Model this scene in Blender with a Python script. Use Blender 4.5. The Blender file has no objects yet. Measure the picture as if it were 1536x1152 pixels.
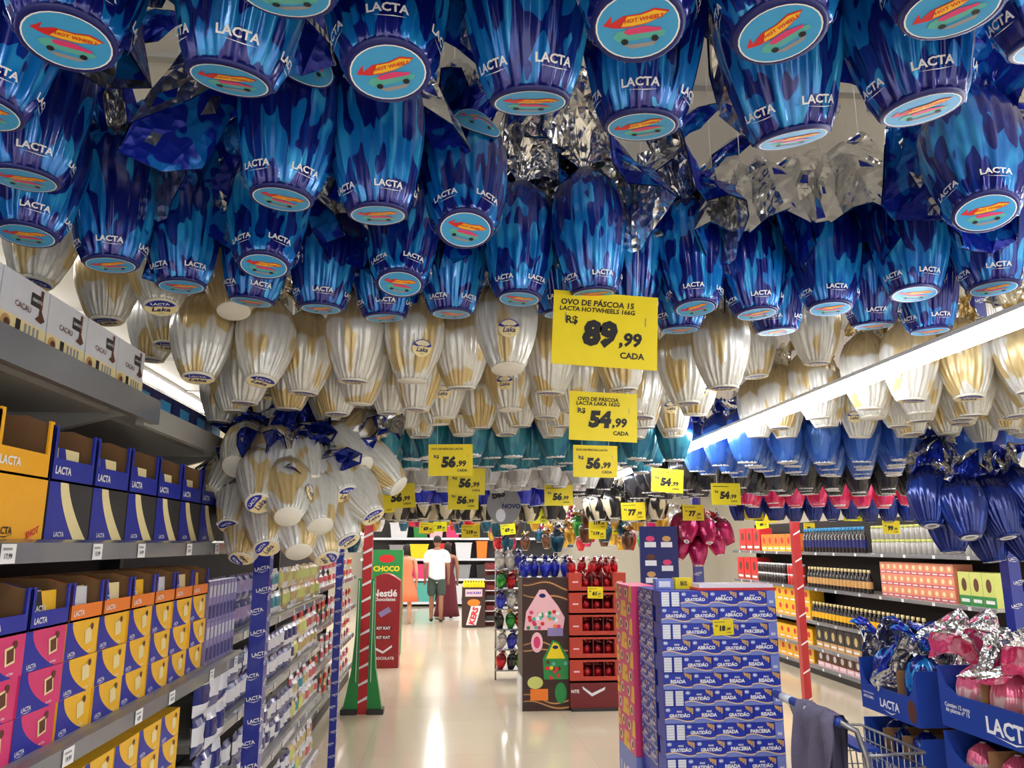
import bpy, math, random
import numpy as np
from mathutils import Vector, Matrix, Quaternion

R = math.radians
rnd = random.Random(7)
scene = bpy.context.scene
col = scene.collection

# ------------------------------------------------------------------ camera, world, light, exposure
EYE = 1.65
PITCH, YAW, F = R(11.74), R(-5.01), 1150.0
cam_data = bpy.data.cameras.new('camera')
cam_data.sensor_width = 36.0
cam_data.lens = F / 1536 * 36.0
cam_data.clip_start = 0.02
cam = bpy.data.objects.new('camera', cam_data)
cam.location = (0, 0, EYE)
cam.rotation_euler = (R(90) + PITCH, 0, YAW)
col.objects.link(cam)
scene.camera = cam

world = bpy.data.worlds.new('world')
scene.world = world
world.use_nodes = True
world.node_tree.nodes['Background'].inputs[0].default_value = (1.0, 0.99, 0.98, 1)
world.node_tree.nodes['Background'].inputs[1].default_value = 0.75

scene.view_settings.view_transform = 'Standard'
scene.view_settings.look = 'None'
scene.view_settings.gamma = 1
scene.view_settings.use_curve_mapping = False
scene.view_settings.exposure = 1.25
LED_HANGING, LED_CEILING = 14.0, 16.0      # emission of the lamp tubes

# calibration: where a ray of the photograph meets a real plane of the shop
CAM_ROT = cam.rotation_euler.to_matrix()
def ray(px, py):
    return CAM_ROT @ Vector(((px - 768) / F, (576 - py) / F, -1))
def on_z(px, py, z):
    d = ray(px, py); t = (z - EYE) / d.z
    return Vector((d.x * t, d.y * t, z))
def on_y(px, py, y):
    d = ray(px, py); t = y / d.y
    return Vector((d.x * t, y, EYE + d.z * t))
def on_x(px, py, x):
    d = ray(px, py); t = x / d.x
    return Vector((x, d.y * t, EYE + d.z * t))

# ------------------------------------------------------------------ materials
def lin(c):
    return tuple(((v / 255) / 12.92 if v / 255 <= .04045 else ((v / 255 + .055) / 1.055) ** 2.4) for v in c) + (1,)
MATS = {}
def M(name, c=(200, 200, 200), rough=.5, metal=0.0, var=.06, scale=30, bump=0.0, coat=0.0, emit=None, strength=0, alpha=1):
    """plain procedural material: colour with a little noise in it, optional relief"""
    if name in MATS: return MATS[name]
    m = bpy.data.materials.new(name); m.use_nodes = True
    nt = m.node_tree; b = nt.nodes['Principled BSDF']
    b.inputs['Roughness'].default_value = rough; b.inputs['Metallic'].default_value = metal
    b.inputs['Coat Weight'].default_value = coat
    tc = nt.nodes.new('ShaderNodeTexCoord'); nz = nt.nodes.new('ShaderNodeTexNoise')
    nz.inputs['Scale'].default_value = scale; nz.inputs['Detail'].default_value = 2
    nt.links.new(tc.outputs['Object'], nz.inputs['Vector'])
    mx = nt.nodes.new('ShaderNodeMix'); mx.data_type = 'RGBA'
    l = lin(c)
    mx.inputs[6].default_value = tuple(v * (1 - var) for v in l[:3]) + (1,)
    mx.inputs[7].default_value = tuple(min(1, v * (1 + var)) for v in l[:3]) + (1,)
    nt.links.new(nz.outputs['Fac'], mx.inputs[0]); nt.links.new(mx.outputs[2], b.inputs['Base Color'])
    if bump:
        bp = nt.nodes.new('ShaderNodeBump'); bp.inputs['Strength'].default_value = bump; bp.inputs['Distance'].default_value = .004
        nt.links.new(nz.outputs['Fac'], bp.inputs['Height']); nt.links.new(bp.outputs[0], b.inputs['Normal'])
    if emit:
        b.inputs['Emission Color'].default_value = lin(emit); b.inputs['Emission Strength'].default_value = strength
    if alpha < 1: b.inputs['Alpha'].default_value = alpha
    MATS[name] = m
    return m

class Nodes:
    def __init__(s, name, rough=.3, metal=.3, coat=.3):
        s.m = bpy.data.materials.new(name); s.m.use_nodes = True
        s.nt = s.m.node_tree; s.b = s.nt.nodes['Principled BSDF']
        s.b.inputs['Roughness'].default_value = rough; s.b.inputs['Metallic'].default_value = metal
        s.b.inputs['Coat Weight'].default_value = coat; s.b.inputs['Coat Roughness'].default_value = .12
        MATS[name] = s.m
        s.tc = s.nt.nodes.new('ShaderNodeTexCoord'); s.oi = s.nt.nodes.new('ShaderNodeObjectInfo')
    def link(s, a, b): s.nt.links.new(a, b)
    def math(s, op, a, b=None, clamp=False):
        n = s.nt.nodes.new('ShaderNodeMath'); n.operation = op; n.use_clamp = clamp
        for i, v in enumerate((a, b)):
            if v is None: continue
            if isinstance(v, (int, float)): n.inputs[i].default_value = v
            else: s.link(v, n.inputs[i])
        return n.outputs[0]
    def noise(s, scale3, detail=1.0, dist=0.0, seed=True):
        mp = s.nt.nodes.new('ShaderNodeMapping'); mp.inputs['Scale'].default_value = scale3
        s.link(s.tc.outputs['Object'], mp.inputs['Vector'])
        n = s.nt.nodes.new('ShaderNodeTexNoise'); n.noise_dimensions = '4D'; n.inputs['Scale'].default_value = 1
        n.inputs['Detail'].default_value = detail; n.inputs['Distortion'].default_value = dist
        s.link(mp.outputs[0], n.inputs['Vector'])
        if seed: s.link(s.math('MULTIPLY', s.oi.outputs['Random'], 40.0), n.inputs['W'])
        return n.outputs['Fac']
    def mix(s, f, a, b):
        n = s.nt.nodes.new('ShaderNodeMix'); n.data_type = 'RGBA'
        s.link(f, n.inputs[0])
        for i, v in ((6, a), (7, b)):
            if isinstance(v, tuple): n.inputs[i].default_value = lin(v)
            else: s.link(v, n.inputs[i])
        return n.outputs[2]
    def step(s, v, t, w=.02):
        """smooth 0..1 as v passes t"""
        return s.math('DIVIDE', s.math('SUBTRACT', v, t), w, True) if not isinstance(t, (int, float)) else s.math('DIVIDE', s.math('SUBTRACT', v, t), w, True)
    def finish(s, colour, bump_src=None, strength=.25, dist=.003):
        s.link(colour, s.b.inputs['Base Color'])
        if bump_src is not None:
            bp = s.nt.nodes.new('ShaderNodeBump'); bp.inputs['Strength'].default_value = strength; bp.inputs['Distance'].default_value = dist
            s.link(bump_src, bp.inputs['Height']); s.link(bp.outputs[0], s.b.inputs['Normal'])
        return s.m

def flame_foil():
    n = Nodes('flame_foil', .24, .25, .6)
    sp = n.nt.nodes.new('ShaderNodeSeparateXYZ'); n.link(n.tc.outputs['Object'], sp.inputs[0])
    x, y, z = sp.outputs
    ang = n.math('ARCTAN2', y, x)
    nz = n.noise((27, 27, 6.5), .4, 1.0)
    t = n.math('ADD', n.math('MULTIPLY', z, .95), .345)
    light = n.step(nz, t, .012)
    nz2 = n.noise((52, 52, 13), .3, .6)
    mid = n.math('MULTIPLY', n.step(nz2, .53, .012), .55)
    base = n.mix(mid, (8, 22, 120), (10, 62, 168))
    lt = n.mix(n.step(nz2, .46, .2), (8, 116, 204), (44, 164, 232))
    drops = n.step(n.noise((36, 36, 12), .2, .7), .555, .012)
    light = n.math('MULTIPLY', light, n.math('SUBTRACT', 1.0, drops))
    c = n.mix(light, base, lt)
    lobe = n.math('ADD', n.math('MULTIPLY', n.math('MAXIMUM', n.math('COSINE', n.math('MULTIPLY', ang, 5.0)), -.1), .03), .007)
    c = n.mix(n.step(lobe, z, .0012), c, (22, 28, 128))
    return n.finish(c, n.noise((70, 70, 9), 1, .3), .3)
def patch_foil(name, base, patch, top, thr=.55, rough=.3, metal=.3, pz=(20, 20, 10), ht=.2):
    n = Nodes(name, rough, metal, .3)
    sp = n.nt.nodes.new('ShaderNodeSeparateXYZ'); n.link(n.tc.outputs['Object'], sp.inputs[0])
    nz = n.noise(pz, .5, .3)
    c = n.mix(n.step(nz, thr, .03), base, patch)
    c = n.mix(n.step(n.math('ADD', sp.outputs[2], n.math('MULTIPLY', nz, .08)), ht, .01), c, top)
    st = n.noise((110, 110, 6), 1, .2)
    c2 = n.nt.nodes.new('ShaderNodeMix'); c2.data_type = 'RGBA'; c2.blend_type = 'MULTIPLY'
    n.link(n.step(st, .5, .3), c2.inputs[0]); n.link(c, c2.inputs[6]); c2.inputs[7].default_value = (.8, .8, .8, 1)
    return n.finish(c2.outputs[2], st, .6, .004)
def crumple(name, a, b, rough=.2, metal=.9, thr=.5, sc=18):
    n = Nodes(name, rough, metal, 0)
    c = n.mix(n.step(n.noise((sc, sc, sc), 1, .6), thr, .03), a, b)
    vor = n.nt.nodes.new('ShaderNodeTexVoronoi'); vor.inputs['Scale'].default_value = 55
    n.link(n.tc.outputs['Object'], vor.inputs['Vector'])
    return n.finish(c, vor.outputs['Distance'], .5, .006)

flame_foil()
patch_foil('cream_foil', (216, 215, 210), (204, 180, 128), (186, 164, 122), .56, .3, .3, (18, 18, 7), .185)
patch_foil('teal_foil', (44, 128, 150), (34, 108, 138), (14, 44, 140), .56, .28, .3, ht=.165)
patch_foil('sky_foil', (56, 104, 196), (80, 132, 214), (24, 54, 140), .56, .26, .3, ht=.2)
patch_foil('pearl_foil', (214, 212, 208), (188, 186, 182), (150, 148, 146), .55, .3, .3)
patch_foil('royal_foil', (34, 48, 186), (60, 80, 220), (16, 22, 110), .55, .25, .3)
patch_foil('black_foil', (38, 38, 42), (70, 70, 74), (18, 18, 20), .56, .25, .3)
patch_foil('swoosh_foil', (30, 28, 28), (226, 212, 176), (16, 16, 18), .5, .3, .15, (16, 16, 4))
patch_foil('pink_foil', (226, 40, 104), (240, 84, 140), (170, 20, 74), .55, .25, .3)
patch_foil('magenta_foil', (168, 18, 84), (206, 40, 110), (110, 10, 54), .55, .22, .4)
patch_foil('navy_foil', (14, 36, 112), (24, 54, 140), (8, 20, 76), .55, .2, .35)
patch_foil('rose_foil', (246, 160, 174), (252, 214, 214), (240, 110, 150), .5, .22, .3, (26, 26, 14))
patch_foil('red_foil', (196, 22, 40), (224, 60, 70), (120, 8, 20), .55, .22, .4)
patch_foil('gold_foil', (196, 150, 50), (226, 190, 90), (140, 96, 30), .55, .22, .6)
patch_foil('green_foil', (30, 150, 60), (120, 200, 60), (20, 96, 40), .55, .22, .4)
patch_foil('brown_foil', (84, 50, 36), (120, 76, 50), (50, 28, 20), .55, .25, .4)
patch_foil('petrol_foil', (14, 66, 92), (24, 96, 120), (8, 40, 60), .55, .25, .4)
crumple('silver_crumple', (214, 214, 214), (194, 194, 197), .15, .95)
crumple('flame_crumple', (12, 34, 150), (16, 104, 190), .25, .35, .52, 22)
crumple('navy_crumple', (20, 36, 130), (34, 58, 170), .22, .5)
crumple('cream_crumple', (214, 204, 180), (190, 160, 100), .25, .4)
crumple('pink_crumple', (236, 84, 140), (246, 168, 190), .22, .3)
crumple('red_crumple', (180, 20, 34), (220, 60, 66), .2, .6)
crumple('black_crumple', (34, 34, 38), (90, 90, 94), .2, .6)
crumple('gold_crumple', (200, 156, 60), (150, 110, 40), .2, .8)
W = M('white_print', (238, 238, 240), .45); BLUE = M('blue_print', (30, 44, 160), .4); INK = M('ink_print', (24, 22, 26), .5)
M('navy_print', (18, 26, 104), .4); M('yellow_print', (246, 190, 40), .4); M('cream_print', (244, 226, 168), .4)
M('sky_print', (60, 160, 220), .4); M('red_print', (214, 40, 44), .4); M('pink_print', (222, 60, 120), .4)
M('orange_print', (244, 130, 40), .4); M('green_print', (40, 140, 70), .4); M('brown_print', (96, 52, 32), .45)
M('teal_print', (90, 180, 170), .4); M('tan_print', (206, 160, 100), .45); M('grey_print', (150, 150, 154), .5)
M('sign_yellow', (238, 214, 20), .45); M('sign_bright', (255, 250, 20), .45, emit=None)
M('kraft', (136, 100, 66), .8, var=.15, bump=.1); M('steel', (150, 150, 154), .35, .7); M('dark_steel', (56, 56, 60), .45, .5)
M('shelf_grey', (168, 166, 162), .45, .1); M('rail_grey', (128, 132, 140), .25, .3, coat=.4); M('back_dark', (46, 42, 42), .8)
M('base_white', (226, 222, 210), .45); M('string', (220, 220, 220), .5); M('amber_box', (250, 178, 20), .4); M('charcoal_box', (48, 46, 48), .5)
M('tray_blue', (26, 62, 156), .45); M('lilac_box', (120, 134, 206), .45); M('bis_blue', (32, 52, 168), .4)
M('packet_white', (226, 228, 236), .3, .1, coat=.3); M('packet_navy', (32, 44, 120), .3, .2, coat=.3)
M('packet_lilac', (150, 140, 190), .3, .2); M('packet_teal', (60, 150, 170), .3, .2); M('packet_lime', (206, 214, 120), .35)
M('packet_gold', (206, 186, 130), .3, .3); M('packet_rose', (206, 96, 110), .35); M('packet_red', (200, 50, 50), .35)

# ------------------------------------------------------------------ mesh building
class MB:
    def __init__(s): s.v = []; s.f = []; s.mi = []; s.mats = []; s.flat = []
    def mat(s, name):
        if name not in s.mats: s.mats.append(name)
        return s.mats.index(name)
    def add(s, verts, faces, mat, flat=True):
        o = len(s.v); s.v.extend(tuple(p) for p in verts); k = s.mat(mat)
        for f in faces:
            s.f.append(tuple(i + o for i in f)); s.mi.append(k); s.flat.append(flat)
    def box(s, x0, y0, z0, x1, y1, z1, mat):
        v = [(x, y, z) for z in (z0, z1) for y in (y0, y1) for x in (x0, x1)]
        s.add(v, [(0, 2, 3, 1), (4, 5, 7, 6), (0, 1, 5, 4), (2, 6, 7, 3), (0, 4, 6, 2), (1, 3, 7, 5)], mat)
    def tube(s, path, r, mat, n=6, closed=False):
        path = [Vector(p) for p in path]; vs = []; fs = []
        m = len(path)
        for i, p in enumerate(path):
            a = path[max(i - 1, 0)]; b = path[min(i + 1, m - 1)]
            t = (b - a).normalized(); u = t.orthogonal().normalized()
            if abs(t.z) < .95: u = t.cross(Vector((0, 0, 1))).normalized()
            w = t.cross(u)
            for k in range(n):
                q = 2 * math.pi * k / n
                vs.append(p + (u * math.cos(q) + w * math.sin(q)) * r)
        for i in range(m - 1):
            for k in range(n):
                fs.append((i * n + k, i * n + (k + 1) % n, (i + 1) * n + (k + 1) % n, (i + 1) * n + k))
        fs.append(tuple(range(n))[::-1]); fs.append(tuple((m - 1) * n + k for k in range(n)))
        s.add(vs, fs, mat, False)
    def lathe(s, prof, n, mat, ripple=None, cap=True, flat=False):
        vs = []; fs = []
        for i, (r, z) in enumerate(prof):
            for k in range(n):
                a = 2 * math.pi * k / n
                q = r * (ripple(a, z) if ripple else 1)
                vs.append((q * math.cos(a), q * math.sin(a), z))
        for i in range(len(prof) - 1):
            for k in range(n):
                fs.append((i * n + k, i * n + (k + 1) % n, (i + 1) * n + (k + 1) % n, (i + 1) * n + k))
        if cap:
            fs.append(tuple(range(n))[::-1]); fs.append(tuple((len(prof) - 1) * n + k for k in range(n)))
        s.add(vs, fs, mat, flat)
    # flat print through a mapping P(x, y, d) -> point
    def poly(s, P, pts, mat, d=.0006):
        s.add([P(x, y, d) for x, y in pts], [tuple(range(len(pts)))], mat)
    def rect(s, P, x0, y0, x1, y1, mat, d=.0006): s.poly(P, [(x0, y0), (x1, y0), (x1, y1), (x0, y1)], mat, d)
    def disc(s, P, cx, cy, rx, ry, mat, d=.0006, n=20, rings=1, inner=0.0):
        vs = []; fs = []
        for j in range(rings + 1):
            q = inner + (1 - inner) * j / rings
            for k in range(n):
                a = 2 * math.pi * k / n
                vs.append(P(cx + rx * q * math.cos(a), cy + ry * q * math.sin(a), d))
        for j in range(rings):
            for k in range(n):
                fs.append((j * n + k, (j + 1) * n + k, (j + 1) * n + (k + 1) % n, j * n + (k + 1) % n))
        s.add(vs, fs, mat)
    def text(s, P, txt, cx, cy, h, mat, d=.0012, bold=.02, shear=0.0, rot=0.0, maxw=None):
        vs, fs, w = text_geo(txt, bold, shear)
        k = h if not maxw or w * h <= maxw else maxw / w
        c, q = math.cos(rot), math.sin(rot)
        s.add([P(cx + (x * c - y * q) * k, cy + (x * q + y * c) * k, d) for x, y in vs], fs, mat)
    def mesh(s, name):
        me = bpy.data.meshes.new(name); me.from_pydata(s.v, [], s.f)
        for m in s.mats: me.materials.append(MATS[m])
        me.polygons.foreach_set('material_index', s.mi)
        me.polygons.foreach_set('use_smooth', [not f for f in s.flat])
        me.update()
        return me

TEXT = {}
def text_geo(txt, bold=.02, shear=0.0):
    """letters as flat triangles: centred, cap height 1"""
    key = (txt, bold, shear)
    if key in TEXT: return TEXT[key]
    cu = bpy.data.curves.new('lettering', 'FONT'); cu.body = txt; cu.size = 1; cu.offset = bold; cu.shear = shear
    cu.resolution_u = 2; cu.align_x = 'CENTER'; cu.align_y = 'CENTER'
    ob = bpy.data.objects.new('lettering', cu); col.objects.link(ob)
    dg = bpy.context.evaluated_depsgraph_get(); dg.update()
    me = bpy.data.meshes.new_from_object(ob.evaluated_get(dg))
    vs = [(v.co.x / .7, v.co.y / .7) for v in me.vertices]; fs = [tuple(p.vertices) for p in me.polygons]
    if vs:
        cx = (max(v[0] for v in vs) + min(v[0] for v in vs)) / 2; cy = (max(v[1] for v in vs) + min(v[1] for v in vs)) / 2
        vs = [(x - cx, y - cy) for x, y in vs]
    w = max(v[0] for v in vs) * 2 if vs else 1
    bpy.data.objects.remove(ob); bpy.data.curves.remove(cu); bpy.data.meshes.remove(me)
    TEXT[key] = (vs, fs, w)
    return TEXT[key]

def plane(o, xd, yd):
    """print mapping onto a flat face: origin, right, up"""
    o, xd, yd = Vector(o), Vector(xd).normalized(), Vector(yd).normalized(); nd = xd.cross(yd)
    return lambda x, y, d: o + xd * x + yd * y + nd * d
def front(y=0.0, z=0.0): return plane((0, y, z), (1, 0, 0), (0, 0, 1))        # a face looking to -Y

def tag(o, label=None, cat=None, group=None, kind=None):
    if label: o['label'] = label
    if cat: o['category'] = cat
    if group: o['group'] = group
    if kind: o['kind'] = kind
    return o
def ob(name, me, parent=None, loc=(0, 0, 0), rot=(0, 0, 0)):
    o = bpy.data.objects.new(name, me); col.objects.link(o); o.parent = parent
    o.location = loc
    if isinstance(rot, Quaternion): o.rotation_mode = 'QUATERNION'; o.rotation_quaternion = rot
    else: o.rotation_euler = rot
    return o
def thing(name, label, cat, loc=(0, 0, 0), rot=(0, 0, 0), group=None, parts=()):
    """an Empty at the thing's base with its parts; parts = (name, mesh[, (sub-parts)])"""
    t = tag(ob(name, None, None, loc, rot), label, cat, group)
    t.empty_display_size = .05
    for p in parts:
        c = ob(p[0], p[1], t)
        for q in (p[2] if len(p) > 2 else ()): ob(q[0], q[1], c)
    return t
def single(name, me, label, cat, loc=(0, 0, 0), rot=(0, 0, 0), group=None): return tag(ob(name, me, None, loc, rot), label, cat, group)
def struct(name, me, loc=(0, 0, 0)): return tag(ob(name, me, None, loc), kind='structure')

# ------------------------------------------------------------------ the setting
def floor_mat():
    n = Nodes('floor_tiles', .14, 0, .25)
    br = n.nt.nodes.new('ShaderNodeTexBrick'); br.offset = 0
    for k, v in (('Scale', 1.0), ('Mortar Size', .0025), ('Brick Width', .6), ('Row Height', .6)): br.inputs[k].default_value = v
    br.inputs['Color1'].default_value = lin((224, 212, 187)); br.inputs['Color2'].default_value = lin((220, 207, 182)); br.inputs['Mortar'].default_value = lin((204, 194, 174))
    n.link(n.tc.outputs['Object'], br.inputs['Vector'])
    nz = n.noise((.8, .8, .8), 2, 0, False)
    n.link(n.math('ADD', n.math('MULTIPLY', nz, .1), .08), n.b.inputs['Roughness'])
    return n.finish(br.outputs['Color'])
floor_mat()
M('ceiling_white', (214, 212, 206), .7, scale=3); M('wall_cream', (226, 220, 206), .7, scale=3)
CEIL = 3.0
b = MB(); b.box(-5, -4, -.1, 8, 23, 0, 'floor_tiles'); struct('floor', b.mesh('floor'))
b = MB(); b.box(-5, -4, CEIL, 8, 23, CEIL + .1, 'ceiling_white'); struct('ceiling', b.mesh('ceiling'))
b = MB(); b.box(-5, 22.4, 0, 8, 22.6, CEIL, 'wall_cream'); struct('wall_back', b.mesh('wall_back'))
b = MB(); b.box(-5.1, -4, 0, -5, 23, CEIL, 'wall_cream'); struct('wall_left', b.mesh('wall_left'))
b = MB(); b.box(8, -4, 0, 8.1, 23, CEIL, 'wall_cream'); struct('wall_right', b.mesh('wall_right'))
b = MB()
for i in range(20): b.box(-5, -3 + i * 1.25, CEIL - .012, 8, -2.97 + i * 1.25, CEIL, 'shelf_grey')
struct('trim_1', b.mesh('ceiling_joint'))

# ------------------------------------------------------------------ lamps
M('lamp_white', (235, 235, 235), .4)
M('led_hanging', (255, 255, 255), .5, emit=(250, 252, 255), strength=LED_HANGING)
M('led_ceiling', (255, 255, 255), .5, emit=(250, 250, 252), strength=LED_CEILING)
def batten(x, z, y0, y1, w, led, label, hang=False, group=None):
    h = MB(); h.box(-w / 2, 0, .012, w / 2, y1 - y0, .022 if hang else .045, 'lamp_white')
    t = MB(); L = y1 - y0
    prof = [(w / 2 * math.cos(a), .012 - .03 * math.sin(a)) for a in [math.pi * k / 8 for k in range(9)]]
    t.add([(x_, y, z_) for y in (0, L) for x_, z_ in prof], [(k, k + 1, 10 + k, 9 + k) for k in range(8)] + [tuple(range(9))[::-1], tuple(range(9, 18))], led, False)
    parts = [('housing', h.mesh('housing')), ('light_tube', t.mesh('light_tube'))]
    if hang:
        for y in (.3, L * .5, L - .3):
            r = MB(); r.tube([(0, y, .02), (0, y, CEIL - z)], .004, 'steel'); parts.append(('hanger_rod', r.mesh('hanger_rod')))
    return thing('led_batten', label, 'lamp', (x, y0, z), group=group, parts=parts)
batten(1.09, 2.07, .25, 8.2, .042, 'led_hanging', 'long white strip lamp hanging between the foil eggs', True)
for x, y0, y1 in ((-.1, 9, 20), (-2.4, 1.2, 9), (-2.4, 10, 20), (3.4, 1.5, 9), (3.4, 9.6, 20), (6.2, 2, 12), (-1.2, -3.6, -.3), (1.2, -3.6, -.3), (1.6, 10, 20)):
    batten(x, CEIL - .045, y0, y1, .12, 'led_ceiling', 'white strip lamp fixed flat to the shop ceiling', group='ceiling strip lamps')

# ------------------------------------------------------------------ foil eggs
def prof_at(prof, z):
    for (r0, z0), (r1, z1) in zip(prof, prof[1:]):
        if z0 <= z <= z1: return r0 + (r1 - r0) * (z - z0) / max(z1 - z0, 1e-6)
    return prof[-1][0]
def smooth_prof(pts, n):
    zs = np.array([p[1] for p in pts]); rs = np.array([p[0] for p in pts]); out = []
    for i in range(n + 1):
        z = zs[0] + (zs[-1] - zs[0]) * i / n
        # catmull-rom in z
        k = min(max(np.searchsorted(zs, z) - 1, 0), len(zs) - 2)
        t = (z - zs[k]) / (zs[k + 1] - zs[k])
        p0, p1, p2, p3 = rs[max(k - 1, 0)], rs[k], rs[k + 1], rs[min(k + 2, len(rs) - 1)]
        r = .5 * (2 * p1 + (p2 - p0) * t + (2 * p0 - 5 * p1 + 4 * p2 - p3) * t * t + (3 * p1 - p0 - 3 * p2 + p3) * t ** 3)
        out.append((max(r, .006), z))
    return out
TALL = [(.047, 0), (.056, .022), (.069, .075), (.079, .135), (.0785, .185), (.064, .235), (.034, .268), (.012, .284)]
ROUND = [(.038, 0), (.049, .022), (.066, .068), (.077, .118), (.0765, .16), (.062, .2), (.033, .228), (.012, .242)]
def pleats(seed, H, big=.09):
    g = random.Random(seed); ks = [(g.choice((5, 6, 7)), g.random() * 6.3, .4), (g.choice((11, 13, 15)), g.random() * 6.3, .8), (g.choice((22, 25, 28)), g.random() * 6.3, 1.0)]
    def f(a, z):
        v = z / H; low = max(0, 1 - v / .55); top = max(0, (v - .72) / .28)
        s = sum(w * (1 - 2 * abs(math.sin((k * a + p + .5 * math.sin(3 * a + 9 * v)) / 2))) for k, p, w in ks) / 2.2
        return 1 + s * (.04 + big * low + .14 * top)
    return f
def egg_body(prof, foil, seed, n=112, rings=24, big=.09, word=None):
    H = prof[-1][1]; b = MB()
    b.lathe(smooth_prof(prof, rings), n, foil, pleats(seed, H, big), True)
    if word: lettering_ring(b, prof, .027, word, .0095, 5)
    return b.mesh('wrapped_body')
def wrap_map(prof, a0, z0, off=.0035):
    """print mapping onto the side of an egg, upright when the egg hangs"""
    def P(x, y, d):
        z = min(max(z0 + y, 0), prof[-1][1]); r = prof_at(prof, z) * 1.02 + off + d
        a = a0 + x / max(prof_at(prof, z0), .02)
        return (r * math.cos(a), r * math.sin(a), z)
    return P
BOTTOM = lambda r: plane((0, 0, -.002), (1, 0, 0), (0, -1, 0))
def flame_sticker(b, P, s, rings=1):
    b.disc(P, 0, 0, s * 1.04, s * .98, 'navy_print', .0004, 28, max(rings, 1)); b.disc(P, 0, 0, s * .99, s * .92, 'white_print', .0008, 28, 1, .96)
    b.disc(P, 0, 0, s * .95, s * .88, 'sky_print', .0008, 28, max(rings, 1))
    fl = [(-.8, .16), (-.55, .42), (-.6, .2), (-.3, .36), (.1, .36), (.45, .46), (.78, .34), (.6, .2), (.2, .06), (-.2, .02), (-.5, .04)]
    b.poly(P, [(x * s, y * s) for x, y in fl], 'red_print', .0012)
    b.poly(P, [(x * s * .86 + s * .05, y * s * .8 + s * .045) for x, y in fl[3:]], 'yellow_print', .0016)
    b.text(P, 'HOT WHEELS', .17 * s, .23 * s, .2 * s, 'red_print', .002, .03, .2, .04, .92 * s)
    car = [(-.62, -.2), (-.5, -.06), (-.2, -.02), (.1, .0), (.4, -.12), (.66, -.2), (.6, -.34), (-.5, -.36)]
    b.poly(P, [(x * s, y * s) for x, y in car], 'teal_print', .0012); b.poly(P, [(x * s * .7 + .1 * s, y * s * .55 + .02 * s) for x, y in car], 'pink_print', .0016)
    for cx in (-.34, .38): b.disc(P, cx * s, -.36 * s, .09 * s, .09 * s, 'ink_print', .002, 8)
    b.poly(P, [(-.4 * s, -.46 * s), (.44 * s, -.46 * s), (.3 * s, -.58 * s), (-.2 * s, -.6 * s)], 'grey_print', .0012)
def cream_sticker(b, P, s, rings=1):
    b.disc(P, 0, 0, s, s * .9, 'cream_print', .0004, 24, max(rings, 1))
    arc = [(s * math.cos(a), s * .9 * math.sin(a)) for a in [R(18) + R(144) * k / 10 for k in range(11)]]
    low = [(-.6 * s, .13 * s), (0, .2 * s), (.6 * s, .13 * s)]
    b.poly(P, arc + low, 'blue_print', .001)
    b.text(P, 'LACTA', 0, .5 * s, .26 * s, 'white_print', .0018, .03)
    b.text(P, 'Laka', 0, -.16 * s, .46 * s, 'navy_print', .0014, .02, .25)
    b.text(P, '162g', 0, -.6 * s, .12 * s, 'navy_print', .0014, .0)
def lettering_ring(b, prof, z0, txt, h, n, mat='white_print', phase=0.0):
    for k in range(n):
        P = wrap_map(prof, 2 * math.pi * k / n + phase, z0)
        b.text(P, txt, 0, 0, h, mat, .0012, .03)
        b.poly(P, [(-.016, -h * .75), (.006, -h * 1.0), (.02, -h * .8), (.006, -h * .9)], mat, .0012)
def tuft_mesh(seed, outer, inner, L=.15, wide=.1, n=48, m=11, droop=.05):
    """gathered foil above the tie: crumpled fan, printed outside and silver inside"""
    g = random.Random(seed); ph = [g.random() * 6.3 for _ in range(8)]
    def P(i, k):
        s = i / m; a = 2 * math.pi * k / n
        ln = .72 + .22 * math.sin(2 * a + ph[0]) + .18 * math.sin(5 * a + ph[1]) + .1 * math.sin(9 * a + ph[2])
        fold = math.sin(6 * a + ph[3] + 1.5 * s) * .28 + math.sin(11 * a + ph[4]) * .16
        r = .009 + wide * (s ** 1.15) * ln * (1 + fold * s)
        z = L * s * (.75 + .45 * math.sin(3 * a + ph[5])) * (1 - .35 * s) + .02 * s * math.sin(8 * a + ph[6] + 4 * s) - droop * s ** 3 * (1 + math.sin(a + ph[7]))
        return Vector((r * math.cos(a) + g.uniform(-1, 1) * .009 * s, r * math.sin(a) + g.uniform(-1, 1) * .009 * s, z + g.uniform(-1, 1) * .009 * s))
    pts = [[P(i, k) for k in range(n)] for i in range(m + 1)]
    vs = [p for row in pts for p in row]; fs = [(i * n + k, i * n + (k + 1) % n, (i + 1) * n + (k + 1) % n, (i + 1) * n + k) for i in range(m) for k in range(n)]
    b = MB(); b.add(vs, fs, outer)
    # inner skin, 3 mm inside
    nr = [Vector((0, 0, 0)) for _ in vs]
    for f in fs:
        q = (vs[f[1]] - vs[f[0]]).cross(vs[f[3]] - vs[f[0]])
        for i in f: nr[i] += q
    b.add([v - (q.normalized() if q.length else q) * .0032 for v, q in zip(vs, nr)], [f[::-1] for f in fs], inner)
    return b.mesh('foil_tuft')
def shifted(me, z):
    me.transform(Matrix.Translation((0, 0, z))); return me
b = MB(); b.tube([(0, 0, 0), (0, 0, 1)], .0012, 'string', 4); STRING = b.mesh('string')
KINDS = {}
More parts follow.
